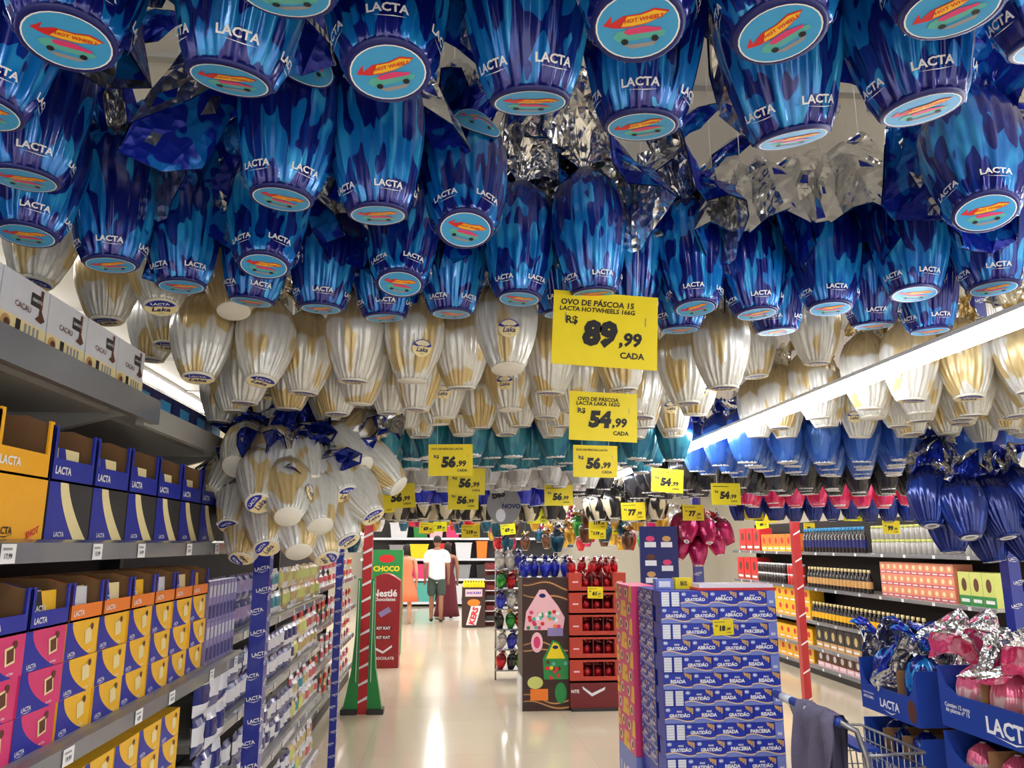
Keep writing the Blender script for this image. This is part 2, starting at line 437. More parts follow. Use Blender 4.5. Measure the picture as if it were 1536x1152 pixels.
def make_kind(key, prof, foil, outer, inner, sticker, nvar=3, detail=True, tie_len=.34, lacta=False, tuft=(.15, .1, .05)):
    H = prof[-1][1]; out = []
    for v in range(nvar):
        body = egg_body(prof, foil, v * 13 + 5, 112 if detail else 40, 24 if detail else 12, .09, 'LACTA' if lacta else None)
        base = MB(); r = prof[0][0]
        base.lathe([(r * .97, -.002), (r * 1.03, 0), (r * 1.0, .004)], 24 if detail else 14, sticker[1], None)
        parts = [('wrapped_body', body), ('base_disc', base.mesh('base_disc'))]
        if sticker[0]:
            st = MB()
            if v != 1 or sticker[0] is plain_sticker: sticker[0](st, BOTTOM(r), r * .92)
            else: sticker[0](st, wrap_map(prof, -math.pi / 2, H * (.30 if not lacta else .66)), r * (.62 if not lacta else .9), 4)
            parts.append(('sticker', st.mesh('sticker')))
            if lacta and v == 1:
                s2 = MB(); sticker[0](s2, BOTTOM(r), r * .92); parts.append(('base_sticker', s2.mesh('base_sticker')))
        parts.append(('foil_tuft', shifted(tuft_mesh(v * 7 + len(key), *((inner, outer) if lacta and v == 2 else (outer, inner)), tuft[0], tuft[1], 48 if detail else 20, 11 if detail else 5, tuft[2]), H - .006)))
        knot = MB(); knot.lathe([(.013, H - .008), (.015, H - .004), (.013, H + .002)], 12, 'string'); parts.append(('tie', knot.mesh('tie')))
        out.append(parts)
    KINDS[key] = out
def plain_sticker(b, P, s, rings=1):
    b.disc(P, 0, 0, s * .8, s * .62, 'white_print', .0006, 16); b.disc(P, 0, 0, s * .5, s * .3, 'grey_print', .001, 12)
make_kind('flame', TALL, 'flame_foil', 'flame_crumple', 'silver_crumple', (flame_sticker, 'navy_print'), 4, True, .2, True, (.24, .175, .15))
make_kind('cream', ROUND, 'cream_foil', 'cream_crumple', 'silver_crumple', (cream_sticker, 'base_white'), 4, True, .34, False, (.08, .05, .0))
make_kind('bouquet', ROUND, 'cream_foil', 'navy_crumple', 'silver_crumple', (cream_sticker, 'base_white'), 3, True, .02, False, (.19, .13, .06))
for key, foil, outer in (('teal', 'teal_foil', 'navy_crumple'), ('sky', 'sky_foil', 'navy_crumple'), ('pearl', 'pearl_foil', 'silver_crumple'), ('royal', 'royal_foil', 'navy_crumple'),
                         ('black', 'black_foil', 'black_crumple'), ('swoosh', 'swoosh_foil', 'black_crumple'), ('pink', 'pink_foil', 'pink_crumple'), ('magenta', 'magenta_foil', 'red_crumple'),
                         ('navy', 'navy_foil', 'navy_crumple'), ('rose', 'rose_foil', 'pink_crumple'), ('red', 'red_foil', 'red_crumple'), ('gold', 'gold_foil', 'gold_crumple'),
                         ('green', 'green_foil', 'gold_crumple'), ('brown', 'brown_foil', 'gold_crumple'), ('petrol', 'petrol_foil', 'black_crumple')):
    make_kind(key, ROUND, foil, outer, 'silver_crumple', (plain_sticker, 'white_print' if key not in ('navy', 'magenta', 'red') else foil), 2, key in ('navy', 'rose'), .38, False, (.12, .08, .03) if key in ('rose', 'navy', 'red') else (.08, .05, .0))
EGG_NAME = dict(flame='flame_foil_egg', cream='cream_foil_egg', bouquet='cream_foil_egg', teal='teal_foil_egg', sky='blue_foil_egg', pearl='pearl_foil_egg', royal='violet_foil_egg', black='black_foil_egg',
    swoosh='striped_foil_egg', pink='pink_foil_egg', magenta='magenta_foil_egg', navy='navy_foil_egg', rose='rose_foil_egg', red='red_foil_egg', gold='gold_foil_egg', green='green_foil_egg', brown='brown_foil_egg', petrol='petrol_foil_egg')
def egg(key, p, label, group, axis=None, spin=None, var=None, string=False, scale=1.0, tuft=True):
    """p = centre of the base disc, axis = from base to tie; a hanging egg gets a plumb string to the ceiling"""
    kinds = KINDS[key]; v = rnd.randrange(len(kinds)) if var is None else var
    q = Vector((0, 0, 1)).rotation_difference(Vector(axis).normalized()) if axis is not None else Quaternion()
    q = q @ Quaternion((0, 0, 1), rnd.uniform(-.5, .5) if spin is None else spin)
    t = thing(EGG_NAME[key], label, 'chocolate egg', p, q, group, [k for k in kinds[v] if tuft or k[0] != 'foil_tuft'])
    t.scale = (scale,) * 3
    if string:
        H = (TALL if key == 'flame' else ROUND)[-1][1]
        top = Vector(p) + q @ Vector((0, 0, H * scale))
        st = ob('string', STRING, t, (0, 0, H), q.inverted()); st.scale = (1 / scale, 1 / scale, (CEIL - top.z) / scale)
    return t

# hanging places: read where each base disc hangs, then push neighbours apart
HANG = []     # [key, x, y, z, tilt, var]
def hang_list(key, z, items, var=None):
    for it in items:
        p = on_z(it[0], it[1], z + (.14 if key == 'cream' and (it[1] < 545 or (it[0] > 1060 and it[1] < 570)) else 0))
        HANG.append([key, p.x, p.y, p.z, it[2] - (20 if it[1] < 300 else 8) if len(it) > 2 else rnd.uniform(-5, 3), var])
hang_list('flame', 2.17, [(100, 45, 30), (345, 118, 10), (568, 92, 32), (795, 152, 8), (965, 25, 34), (962, 188, 14), (1172, 40, 26), (1215, 200, 6), (1400, 148, 14), (1405, -12, 22),
    (35, 268, 18), (-30, 165, 22), (40, 352, 14), (655, -70, 10), (215, -60, 10), (1530, 90, 10), (800, -90, 10), (1080, -120, 10), (480, -40, 12), (30, -90, 10), (1300, -100, 8),
    (172, 398, 10), (290, 432, 10), (396, 398, 22), (490, 464, 6), (600, 425, 27), (690, 342, 30), (690, 472, 6), (780, 448, 12), (890, 440, 6), (1040, 462, 16), (1135, 470, 10),
    (1245, 462, 14), (1372, 440, 14), (1490, 432, 12), (1478, 318, 30), (395, 452, 4), (1165, 497, 5), (1020, 494, 5), (1395, 496, 6), (535, 470, 5), (840, 470, 4), (950, 474, 4), (1310, 488, 4), (440, 300, 8), (560, 320, 6)])
hang_list('cream', 2.055, [(50, 425, 14), (160, 482, 12), (265, 468, 26), (350, 472, 28), (225, 540, 8), (262, 522, 18), (316, 535, 16), (292, 562, 20), (375, 568, 22), (350, 605, 8), (438, 535, 25),
    (455, 590, 8), (545, 572, 6), (400, 628, 8), (605, 572, 6), (690, 582, 4), (752, 552, 20), (825, 590, 6), (642, 638, 4), (560, 638, 4), (505, 632, 5), (765, 615, 8), (795, 640, 5), (850, 640, 5),
    (935, 585, 6), (960, 642, 5), (1030, 605, 8), (1085, 582, 8), (1010, 655, 5), (1135, 565, 8), (1225, 545, 6), (1310, 612, 5), (1390, 600, 8), (1450, 596, 14), (1520, 590, 8), (1350, 640, 8),
    (1240, 640, 5), (1180, 656, 5), (1290, 656, 6), (1420, 650, 6), (1478, 662, 5), (1530, 650, 6), (1110, 655, 5), (890, 640, 4), (725, 642, 4), (600, 640, 4), (450, 640, 4)])
LAMP_GAP = (.95, 1.2)
def hang_grid(key, x0, x1, y0, y1, z, step=.165, zj=.012):
    y = y0; j = 0
    while y < y1:
        x = x0 + (step / 2 if j % 2 else 0)
        while x < x1:
            if not (LAMP_GAP[0] < x < LAMP_GAP[1]) and all((x - h[1]) ** 2 + (y - h[2]) ** 2 > .14 ** 2 for h in HANG):
                HANG.append([key, x + rnd.uniform(-.012, .012), y + rnd.uniform(-.012, .012), z + rnd.uniform(-zj, zj), rnd.uniform(-5, 4), None])
            x += step
        y += step * .9; j += 1
hang_grid('cream', -.75, .9, 2.3, 2.9, 2.055)
hang_grid('cream', 1.24, 2.5, 2.1, 2.95, 2.055)
hang_grid('teal', -.55, .95, 3.05, 3.75, 1.99)
hang_grid('sky', 1.24, 2.5, 3.05, 3.85, 1.985)
hang_grid('pearl', -.42, .85, 4.15, 4.6, 1.955)
hang_grid('black', .85, 1.75, 4.3, 5.2, 1.95)
hang_grid('black', 1.75, 3.0, 4.3, 4.75, 1.95)
hang_grid('royal', -.3, .85, 5.1, 5.5, 1.91)
hang_grid('pink', 2.1, 3.5, 5.2, 5.5, 1.91)
hang_grid('navy', 2.5, 4.1, 6.1, 6.5, 1.84)
hang_grid('swoosh', -.65, 1.75, 6.0, 6.5, 1.83)
for _ in range(30):
    for i in range(len(HANG)):
        a = HANG[i]
        for j in range(i + 1, len(HANG)):
            c = HANG[j]
            dx, dy = c[1] - a[1], c[2] - a[2]
            if abs(dx) < .16 and abs(dy) < .16:
                d = math.hypot(dx, dy)
                if 1e-4 < d < .15:
                    k = (.15 - d) / d * .25; a[1] -= dx * k; a[2] -= dy * k; c[1] += dx * k; c[2] += dy * k
for h in HANG:
    if abs(h[1] - 1.09) < .12 and h[3] < 2.14: h[1] = 1.09 + math.copysign(.122, h[1] - 1.09)
for h in HANG:
    if abs(h[1] - 3.4) < .07: h[1] = 3.48
HANG = [h for h in HANG if all(math.hypot(h[1] - x, h[2] - y) > .11 for x, y in ((-.665, 3.0), (2.27, 2.98), (-.74, 5.78)))]
EGG_TEXT = {'flame': ('royal blue foil egg with light blue flames hanging on a string', 'flame printed eggs hanging overhead'),
    'cream': ('cream and gold foil egg hanging from the ceiling behind the flame eggs', 'cream eggs hanging overhead'),
    'teal': ('teal foil egg with white base sticker hanging behind the cream eggs', 'teal eggs hanging overhead'),
    'sky': ('mid blue foil egg with pale base hanging beside the strip lamp', 'mid blue eggs hanging overhead'),
    'pearl': ('pearl grey foil egg hanging behind the teal eggs', 'pearl grey eggs hanging overhead'),
    'black': ('plain black foil egg with white base hanging overhead', 'black eggs hanging overhead'),
    'royal': ('violet blue foil egg hanging behind the pearl grey eggs', 'violet blue eggs hanging overhead'),
    'pink': ('bright pink foil egg hanging behind the black eggs', 'bright pink eggs hanging overhead'),
    'navy': ('small navy foil egg hanging behind the bright pink eggs', 'navy eggs hanging overhead'),
    'swoosh': ('black foil egg with cream swooshes hanging behind violet blue eggs', 'black and cream eggs hanging overhead')}
CA = Vector((0, 0, 1))
for key, x, y, z, tilt, var in HANG:
    # the base leans towards the shopper by the tilt
    dirn = Vector((x, y, 0)).normalized(); side = Vector((dirn.y, -dirn.x, 0)) * rnd.uniform(-.06, .06)
    ax = dirn * math.sin(R(tilt)) + Vector((0, 0, math.cos(R(tilt)))) + side
    lb, gr = EGG_TEXT[key]
    face = math.atan2(y, x) - math.pi / 2
    if var is None: var = rnd.randrange(len(KINDS[key]))
    if key in ('flame', 'cream'):
        lb = ('blue flame foil egg' if key == 'flame' else 'cream and gold foil egg') + (', round sticker on its side' if var == 1 else '') + (', base tipped towards the aisle' if tilt > 8 else ', hanging straight overhead')
    egg(key, (x, y, z), lb, gr, ax, face + rnd.uniform(-.5, .5), var, True)

# ------------------------------------------------------------------ egg bouquets round the poles
def bouquet(key, centre, spots, label, group, pull=.35, scale=1.0):
    c = Vector(centre)
    for px, py, dep in spots:
        p = on_y(px, py, dep); ax = (c - p).normalized() + Vector((0, 0, pull))
        egg(key, p, label, group, ax, rnd.uniform(0, 6.3), None, False, scale)
bouquet('bouquet', (-.62, 2.82, 1.86), [(352, 700, 2.42), (412, 712, 2.36), (466, 728, 2.4), (520, 742, 2.48), (560, 775, 2.5), (345, 790, 2.5), (388, 755, 2.3), (432, 775, 2.28), (480, 790, 2.36), (522, 812, 2.5),
    (400, 822, 2.36), (448, 828, 2.36), (362, 838, 2.5), (490, 838, 2.48), (598, 730, 2.62), (545, 700, 2.55), (318, 742, 2.55)],
    'cream foil egg in the bunch tied around the blue taped pole', 'cream egg bunch on the pole', .75)
for px, py, dep, ax in ((500, 700, 2.66, (.5, 0, .75)),):
    egg('bouquet', on_y(px, py, dep), 'cream foil egg leaning sideways at the top of the bunch', None, ax, rnd.uniform(0, 6), None, False)
bouquet('navy', (1.98, 2.95, 2.1), [(1398, 788, 2.7), (1455, 805, 2.6), (1512, 806, 2.62), (1430, 828, 2.78), (1492, 842, 2.76), (1548, 838, 2.7), (1410, 742, 2.8), (1560, 790, 2.6)],
    'glossy navy foil egg in the bunch above the blue trays', 'navy egg bunch on the pole', .9)
bouquet('magenta', (2.1, 6.3, 1.95), [(1018, 838, 6.1), (1048, 848, 6.05), (1080, 832, 6.1), (1030, 812, 6.0), (1064, 814, 6.0), (1096, 816, 6.2), (1010, 808, 6.2)],
    'dark magenta foil egg in the bunch above the biscuit stack', 'magenta egg bunch', .5)

# ------------------------------------------------------------------ taped poles
def pole(x, y, h, w, tape, label, text=None, tint='white_print', step=.13, base=None, stripes=None):
    p = MB(); p.box(-w / 2, -w / 2, 0, w / 2, w / 2, h, tape)
    parts = []; t = p; k = 0; z = .06
    while z < h - .05:
        for P in (plane((0, -w / 2, z), (1, 0, 0), (0, 0, 1)), plane((w / 2, 0, z + .05), (0, 1, 0), (0, 0, 1))):
            off = (-.2, .22, .05)[k % 3] * w
            if text:
                t.text(P, text, off, 0, w * .25, tint, .0012, .03, 0, .2, w * .95)
                t.poly(P, [(off - .4 * w, -.2 * w), (off, -.27 * w), (off + .4 * w, -.1 * w), (off, -.22 * w)], tint, .0012)
            if stripes: t.poly(P, [(-w / 2, -.01), (w / 2, .03), (w / 2, .05), (-w / 2, .005)], stripes, .0012)
        z += step; k += 1
    parts.append(('post', p.mesh('post')))
    f = MB(); f.box(-w * .8, -w * .8, 0, w * .8, w * .8, .012, 'dark_steel'); parts.append(('foot_plate', f.mesh('foot_plate')))
    return thing('taped_pole', label, 'pole', (x, y, 0), parts=parts)
M('tape_blue', (28, 42, 150), .3, coat=.4); M('tape_red', (190, 34, 40), .35, coat=.3)
pole(-.665, 3.0, CEIL, .058, 'tape_blue', 'thick blue taped pole at the end of the chocolate carton shelf', 'LACTA', step=.075)
pole(-.74, 5.78, CEIL, .05, 'tape_blue', 'thin blue taped pole in front of the hanging packets', 'LACTA', step=.08)
pole(3.75, 8.07, CEIL, .075, 'tape_red', 'red and white taped pole before the long right hand shelves', None, step=.28, stripes='white_print')
pole(2.27, 2.98, CEIL, .05, 'tape_blue', 'blue taped pole behind the navy egg bunch', 'LACTA', step=.09)
pole(2.1, 6.35, CEIL, .07, 'tape_blue', 'blue taped pole carrying the magenta egg bunch', 'LACTA', step=.09)
# red pole with green flared skirt
def green_skirt():
    x, y = -.77, 8.2
    parts = []
    p = MB(); p.box(-.045, -.045, 0, .045, .045, CEIL, 'tape_red')
    for k in range(14): p.poly(plane((0, -.045, .1 + k * .16), (1, 0, 0), (0, 0, 1)), [(-.045, 0), (.045, .04), (.045, .07), (-.045, .02)], 'white_print', .001)
    parts.append(('post', p.mesh('post')))
    for sx in (-1, 1):
        g = MB(); pts = [(.046, .05), (.19, .05), (.16, .2), (.12, .42), (.095, .75), (.085, 1.3), (.046, 1.3)]
        vs = [(sx * u, yy, z) for yy in (-.05, .05) for u, z in pts]; n = len(pts)
        g.add(vs, [tuple(range(n)), tuple(range(2 * n - 1, n - 1, -1))] + [(i, (i + 1) % n, n + (i + 1) % n, n + i) for i in range(n)], 'green_print')
        g.box(min(sx * .07, sx * .076), -.054, .3, max(sx * .07, sx * .076), -.05, 1.28, 'white_print')
        parts.append(('green_wing', g.mesh('green_wing')))
        f = MB(); f.box(min(sx * .05, sx * .21), -.08, 0, max(sx * .05, sx * .21), .08, .05, 'charcoal_box'); parts.append(('foot', f.mesh('foot')))
    thing('winged_pole', 'red striped pole with two flared green wings on black feet', 'pole', (x, y, 0), parts=parts)
green_skirt()

# ------------------------------------------------------------------ left gondola
XS = -.70
def y_at(px, x=XS): return abs(x) * 1150 / abs(665 - px)
def gondola(name, label, xf, depth, y0, y1, zs, face=1, h=2.0, lips=True, tags=8):
    """face=1: shelves open to +X; zs = heights of the shelf tops"""
    L = y1 - y0; parts = []
    sg = lambda x: x * face
    def bx(b, xa, ya, za, xb, yb, zb, m): b.box(min(sg(xa), sg(xb)), ya, za, max(sg(xa), sg(xb)), yb, zb, m)
    t = thing(name, label, 'shelf', (xf, y0, 0))
    b = MB(); bx(b, -depth - .03, 0, 0, -depth, L, h, 'back_dark'); ob('back_panel', b.mesh('back_panel'), t)
    for yy in (0, L - .03):
        b = MB(); bx(b, -depth, yy, 0, -depth + .06, yy + .03, h, 'dark_steel'); ob('upright', b.mesh('upright'), t)
    b = MB(); bx(b, -depth, 0, 0, -.04, L, .1, 'dark_steel'); ob('plinth', b.mesh('plinth'), t)
    for z in zs:
        b = MB(); bx(b, -depth, 0, z - .028, -.012, L, z, 'shelf_grey'); s = ob('shelf', b.mesh('shelf'), t)
        r = MB(); v = [(sg(-.012), yy, zz) for yy in (0, L) for zz in (z - .036, z + .002)] + [(sg(.004), yy, zz) for yy in (0, L) for zz in (z - .038, z - .004)]
        r.add(v, [(4, 5, 7, 6), (0, 1, 3, 2), (1, 5, 7, 3), (0, 4, 6, 2), (0, 1, 5, 4), (2, 3, 7, 6)], 'rail_grey'); ob('price_rail', r.mesh('price_rail'), s)
        if tags:
            for k in range(tags):
                q = MB(); yy = L * (k + .5 + rnd.uniform(-.2, .2)) / tags
                P = plane((sg(.005), yy, z - .02), (0, face, 0), (0, 0, 1))
                q.rect(P, -.022, -.017, .022, .014, 'white_print', .001); q.rect(P, -.017, .004, .01, .008, 'grey_print', .0016); q.text(P, str(rnd.randrange(4, 29)) + ',99', 0, -.006, .008, 'ink_print', .0016, .02)
                ob('price_tag', q.mesh('price_tag'), s)
    return t
BAY = gondola('gondola_shelf', 'grey steel shelf bay filled with stacked chocolate cartons', XS, .5, .3, 2.93, (.55, .9, 1.28, 1.655), 1, 2.35, tags=9)
gondola('gondola_shelf', 'grey steel shelf bay with rows of hanging chocolate packets', -.86, .4, 3.0, 5.95, (.22, .6, .95, 1.28), 1, 1.75, tags=8)
gondola('gondola_shelf', 'grey steel shelf bay with rose and red packets beyond the thin pole', -1.1, .4, 6.1, 10.2, (.2, .55, .9, 1.25), 1, 1.6, tags=5)
# upper canopy shelf of the first bay
def canopy(y0, L, x, rail):
    b = MB(); b.box(-.5 - x, 0, 0, -.02, L, .03, 'shelf_grey'); b.box(-.46, .05, -.01, -.1, L - .05, 0, 'shelf_grey'); c = ob('canopy_shelf', b.mesh('canopy_shelf'), BAY, (x, y0 - .3, 1.965))
    b = MB(); b.box(-.02, 0, -.03, 0, L, .028, rail); ob('front_rail', b.mesh('front_rail'), c)
    for yy in (.0, L - .03):
        b = MB(); b.add([(-.48, yy, -.12), (-.05, yy, 0), (-.48, yy, 0), (-.48, yy + .025, -.12), (-.05, yy + .025, 0), (-.48, yy + .025, 0)], [(0, 1, 2), (5, 4, 3), (0, 3, 4, 1), (1, 4, 5, 2), (0, 2, 5, 3)], 'shelf_grey'); ob('bracket', b.mesh('bracket'), c)
canopy(.3, 1.63, 0, 'rail_grey'); canopy(1.94, .95, -.04, 'shelf_grey')

# cartons; all face -Y locally, base centre at the origin of their front face
def carton_base(w, d, h, mat): 
    b = MB(); b.box(-w / 2, 0, 0, w / 2, d, h, mat); return b
def swoosh_carton(w, h, d, body, wave, pic, name='LACTA'):
    b = carton_base(w, d, h, body); P = front()
    pts = [(-w / 2, 0)] + [(-w / 2 + w * (.78 - .62 * math.sin(q * math.pi / 2) ** .8), h * q) for q in [k / 8 for k in range(9)]] + [(-w / 2, h)]
    b.poly(P, pts, wave, .0006)
    b.poly(P, [(w * .1, h * .3), (w * .3, h * .36), (w * .27, h * .78), (w * .06, h * .72)], 'cream_print', .001); b.poly(P, [(w * .13, h * .36), (w * .27, h * .41), (w * .245, h * .72), (w * .1, h * .67)], pic, .0014)
    b.disc(P, w * .27, h * .78, w * .045, h * .1, 'brown_print', .0018, 10)
    b.text(P, name, -w * .3, h * .14, h * .1, 'white_print', .0012, .03, 0, 0, w * .26)
    b.poly(P, [(-w * .42, h * .06), (-w * .3, h * .03), (-w * .17, h * .07), (-w * .3, h * .05)], 'white_print', .0012)
    b.text(P, 'ao leite', w * .22, h * .12, h * .07, 'white_print', .0012, .01)
    return b
def open_tray(w, h, d, wall, band, text=None, bars=('yellow_print', 'cream_print')):
    """torn-open shelf tray: low front lip, ragged sides, brown inside"""
    b = MB(); th = .004; lip = h * .38
    b.box(-w / 2, 0, 0, w / 2, d, th, 'kraft'); b.box(-w / 2, d - th, 0, w / 2, d, h, 'kraft')
    b.box(-w / 2, 0, 0, w / 2, th, lip, wall)
    for sx in (-1, 1):
        x0, x1 = sorted((sx * w / 2, sx * (w / 2 - th))); pts = [(0, 0), (d, 0), (d, h), (.05, h), (.035, h * .95), (.02, h * .9), (0, h * .86)]
        n = len(pts); b.add([(x, y, z) for x in (x0, x1) for y, z in pts], [tuple(range(n))[::-1], tuple(range(n, 2 * n))] + [(i, (i + 1) % n, n + (i + 1) % n, n + i) for i in range(n)], wall if sx < 0 else 'kraft')
        b.box(min(sx * w / 2, sx * (w / 2 - .014)), 0, lip, max(sx * w / 2, sx * (w / 2 - .014)), th, h * .9, band)
    if text: b.text(front(), text, -w * .25, lip * .5, lip * .32, 'white_print', .0012, .03, 0, 0, w * .4)
    return b
def bar_mesh(c1, c2):
    b = MB(); w, h = .085, .062
    b.add([(-w / 2, 0, 0), (w / 2, 0, 0), (w / 2, .004, h), (-w / 2, .004, h), (-w / 2, .012, 0), (w / 2, .012, 0), (w / 2, .009, h), (-w / 2, .009, h)], [(0, 1, 2, 3), (5, 4, 7, 6), (0, 4, 5, 1), (3, 2, 6, 7), (1, 5, 6, 2), (4, 0, 3, 7)], c1)
    P = plane((0, 0, 0), (1, 0, 0), (0, .0645, 1)); b.poly(P, [(-w * .5, 0), (0, 0), (-w * .2, h), (-w * .5, h)], c2, .0008); b.text(P, 'LACTA', -w * .22, h * .5, h * .16, 'white_print', .0014, .03)
    return b.mesh('bar')
LEFT = (0, 0, R(90))          # turns a -Y front to +X
YEL = swoosh_carton(.148, .071, .16, 'yellow_print', 'blue_print', 'cream_print').mesh('yellow_carton')
PNK = swoosh_carton(.148, .071, .16, 'pink_print', 'blue_print', 'brown_print').mesh('pink_carton')
AZU = swoosh_carton(.148, .071, .16, 'sky_print', 'bis_blue', 'brown_print').mesh('blue_carton')
TRY = open_tray(.148, .085, .16, 'orange_print', 'blue_print', 'LACTA').mesh('orange_tray')
TRP = open_tray(.148, .085, .16, 'blue_print', 'blue_print', 'LACTA').mesh('blue_tray')
BARS = [bar_mesh('cream_print', 'blue_print'), bar_mesh('yellow_print', 'ink_print'), bar_mesh('packet_white', 'pink_print')]
yc = [.956 + .152 * i for i in range(11)]
for i, y in enumerate(yc):
    for r in range(3):
        if i == 2 and r == 2: me, nm, lb, gr = AZU, 'blue_carton', 'sky blue chocolate carton on top of the pink cartons', None
        elif i < 5: me, nm, lb, gr = PNK, 'pink_carton', 'pink and blue chocolate carton stacked on the eye level shelf', 'pink cartons in the shelf bay'
        else: me, nm, lb, gr = YEL, 'yellow_carton', 'yellow and blue chocolate carton stacked below open orange trays', 'yellow cartons on the upper shelf'
        single(nm, me, lb, 'carton', (XS - .03 - rnd.uniform(0, .008), y, 1.28 + r * .072), (0, 0, R(90) + rnd.uniform(-.02, .02)), gr)
    single('open_tray', TRP if i < 5 else TRY, 'torn open blue tray on the pink cartons' if i < 5 else 'torn open orange tray on the yellow cartons', 'tray', (XS - .03, y, 1.28 + 3 * .072), LEFT, 'open blue trays' if i < 5 else 'open orange trays')
    for k in range(3):
        if i in (2, 3): continue
        single('chocolate_bar', BARS[(i + k) % 3], 'small wrapped chocolate bar leaning in an open tray', 'chocolate bar', (XS - .045 - k * .02, y + rnd.uniform(-.02, .02), 1.28 + 3 * .072 + .0042), (0, 0, R(90)), 'bars in the open trays')
for i in range(7):
    y = 1.45 + .152 * i
    for r in range(4): single('yellow_carton', YEL, 'yellow and blue chocolate carton on the shelf below the price rail', 'carton', (XS - .05, y, .9 + r * .072), (0, 0, R(90) + rnd.uniform(-.02, .02)), 'yellow cartons on the lower shelf')
# slim lilac bars and hanging navy packets at the end of the bay
b = MB(); b.box(-.017, 0, 0, .017, .03, .125, 'packet_lilac'); P = front(); b.rect(P, -.013, .01, .013, .05, 'packet_navy'); b.rect(P, -.013, .075, .013, .11, 'packet_white'); LIL = b.mesh('lilac_pack')
for i in range(8):
    for r in range(2): single('slim_pack', LIL, 'slim lilac chocolate pack standing beside the blue taped pole', 'pack', (XS - .03, 2.585 + i * .042, 1.28 + r * .1265), LEFT, 'slim lilac packs')
def packet(main, band, seed=0):
    """pillow packet with crimped ends and a hang hole tab"""
    b = MB(); w, h = .112, .104; n = 6; g = random.Random(seed); vs = []; fs = []
    for sy in (-1, 1):
        for j in range(n + 1):
            for i in range(n + 1):
                u, v = i / n * 2 - 1, j / n * 2 - 1
                th = .014 * (1 - u ** 4) * (1 - v ** 4) * (1 + g.uniform(-.3, .3))
                vs.append((u * w / 2, sy * th, h / 2 + v * h / 2))
        o = 0 if sy < 0 else (n + 1) ** 2
        for j in range(n):
            for i in range(n):
                q = (o + j * (n + 1) + i, o + j * (n + 1) + i + 1, o + (j + 1) * (n + 1) + i + 1, o + (j + 1) * (n + 1) + i); fs.append(q if sy < 0 else q[::-1])
    k = n * n; lowf = [f for i, f in enumerate(fs) if i % k >= n * 2 and i % k < n * 5]; rest = [f for i, f in enumerate(fs) if not (i % k >= n * 2 and i % k < n * 5)]
    b.add(vs, lowf, main, False); b.add(vs, rest, band, False)
    b.add([(-.05, 0, h), (.05, 0, h), (.05, .001, h + .01), (-.05, .001, h + .01)], [(0, 1, 2, 3)], band)
    return b.mesh('packet')
PKT = {k: packet(a, c, i) for i, (k, a, c) in enumerate((('navy', 'packet_navy', 'packet_white'), ('white', 'packet_white', 'packet_navy'), ('lilac', 'packet_lilac', 'packet_navy'), ('teal', 'packet_teal', 'packet_white'),
       ('lime', 'packet_lime', 'packet_gold'), ('gold', 'packet_gold', 'packet_white'), ('rose', 'packet_rose', 'packet_white'), ('red', 'packet_red', 'packet_gold')))}
def packets(x, y0, y1, z0, rows, pick, where, group, dy=.115, dz=.118, front_x=0):
    y = y0
    while y < y1:
        for r in range(rows):
            k = pick(y, r)
            single(k + '_packet', PKT[k], k + ' chocolate packet ' + where, 'packet', (x + rnd.uniform(-.006, .006), y + rnd.uniform(-.008, .008), z0 + r * dz), (0, 0, R(90) + rnd.uniform(-.12, .12)), k + ' packets ' + group)
        y += dy
packets(XS - .03, 2.56, 2.9, .905, 3, lambda y, r: rnd.choice(('navy', 'white')), 'on the carton shelf beside the thick pole', 'beside the thick pole')
nav = lambda y, r: ('navy', 'white', 'white')[rnd.randrange(3)] if y < 5.0 else rnd.choice(('lime', 'gold', 'teal', 'gold')) if y < 5.4 else rnd.choice(('gold', 'rose', 'gold'))
packets(-.9, 3.12, 5.8, .955, 2, nav, 'hanging under the upper rail of the packet bay', 'under the upper rail')
packets(-.9, 3.12, 5.8, .605, 2, nav, 'on the third shelf of the packet bay', 'on the third shelf')
packets(-.9, 3.6, 5.8, .225, 2, nav, 'on the lowest shelf of the packet bay', 'on the lowest shelf')
packets(-.9, 3.12, 5.8, 1.285, 2, lambda y, r: 'lilac' if y < 3.9 else 'teal' if y < 4.4 else rnd.choice(('lime', 'gold')), 'on top of the packet bay', 'on the top shelf')
for z in (.205, .555, .905, 1.255): packets(-1.14, 6.3, 10, z, 2, lambda y, r: rnd.choice(('rose', 'red', 'rose')), 'on the bay beyond the thin pole', 'beyond the thin pole', dy=.3, dz=.12)

# boxes on the eye-level shelf
def tall_box(w, h, d, body, marks):
    b = carton_base(w, d, h, body); marks(b, front(), w, h); return b.mesh('box')
def amber_marks(b, P, w, h):
    b.text(P, 'LACTA', -w * .22, h * .14, h * .11, 'ink_print', .001, .03); b.poly(P, [(-w * .36, h * .06), (-w * .2, h * .03), (-w * .06, h * .08), (-w * .2, h * .05)], 'ink_print', .001); b.text(P, 'SHOT', w * .3, h * .12, h * .11, 'red_print', .001, .03, .2, .3)
def white_sweep(b, P, w, h):
    n = 8; q = [k / n for k in range(n + 1)]
    l = [(-w * .28 + w * .42 * (1 - t) ** 1.6, h * t) for t in q]; r = [(x + w * (.3 - .12 * t), y) for (x, y), t in zip(l, q)]
    b.poly(P, [(-w / 2, 0)] + l + [(-w / 2, h)], 'blue_print', .0006); b.poly(P, l + r[::-1], 'cream_print', .0008)
    b.text(P, 'LACTA', -w * .2, h * .1, h * .08, 'white_print', .0014, .03)
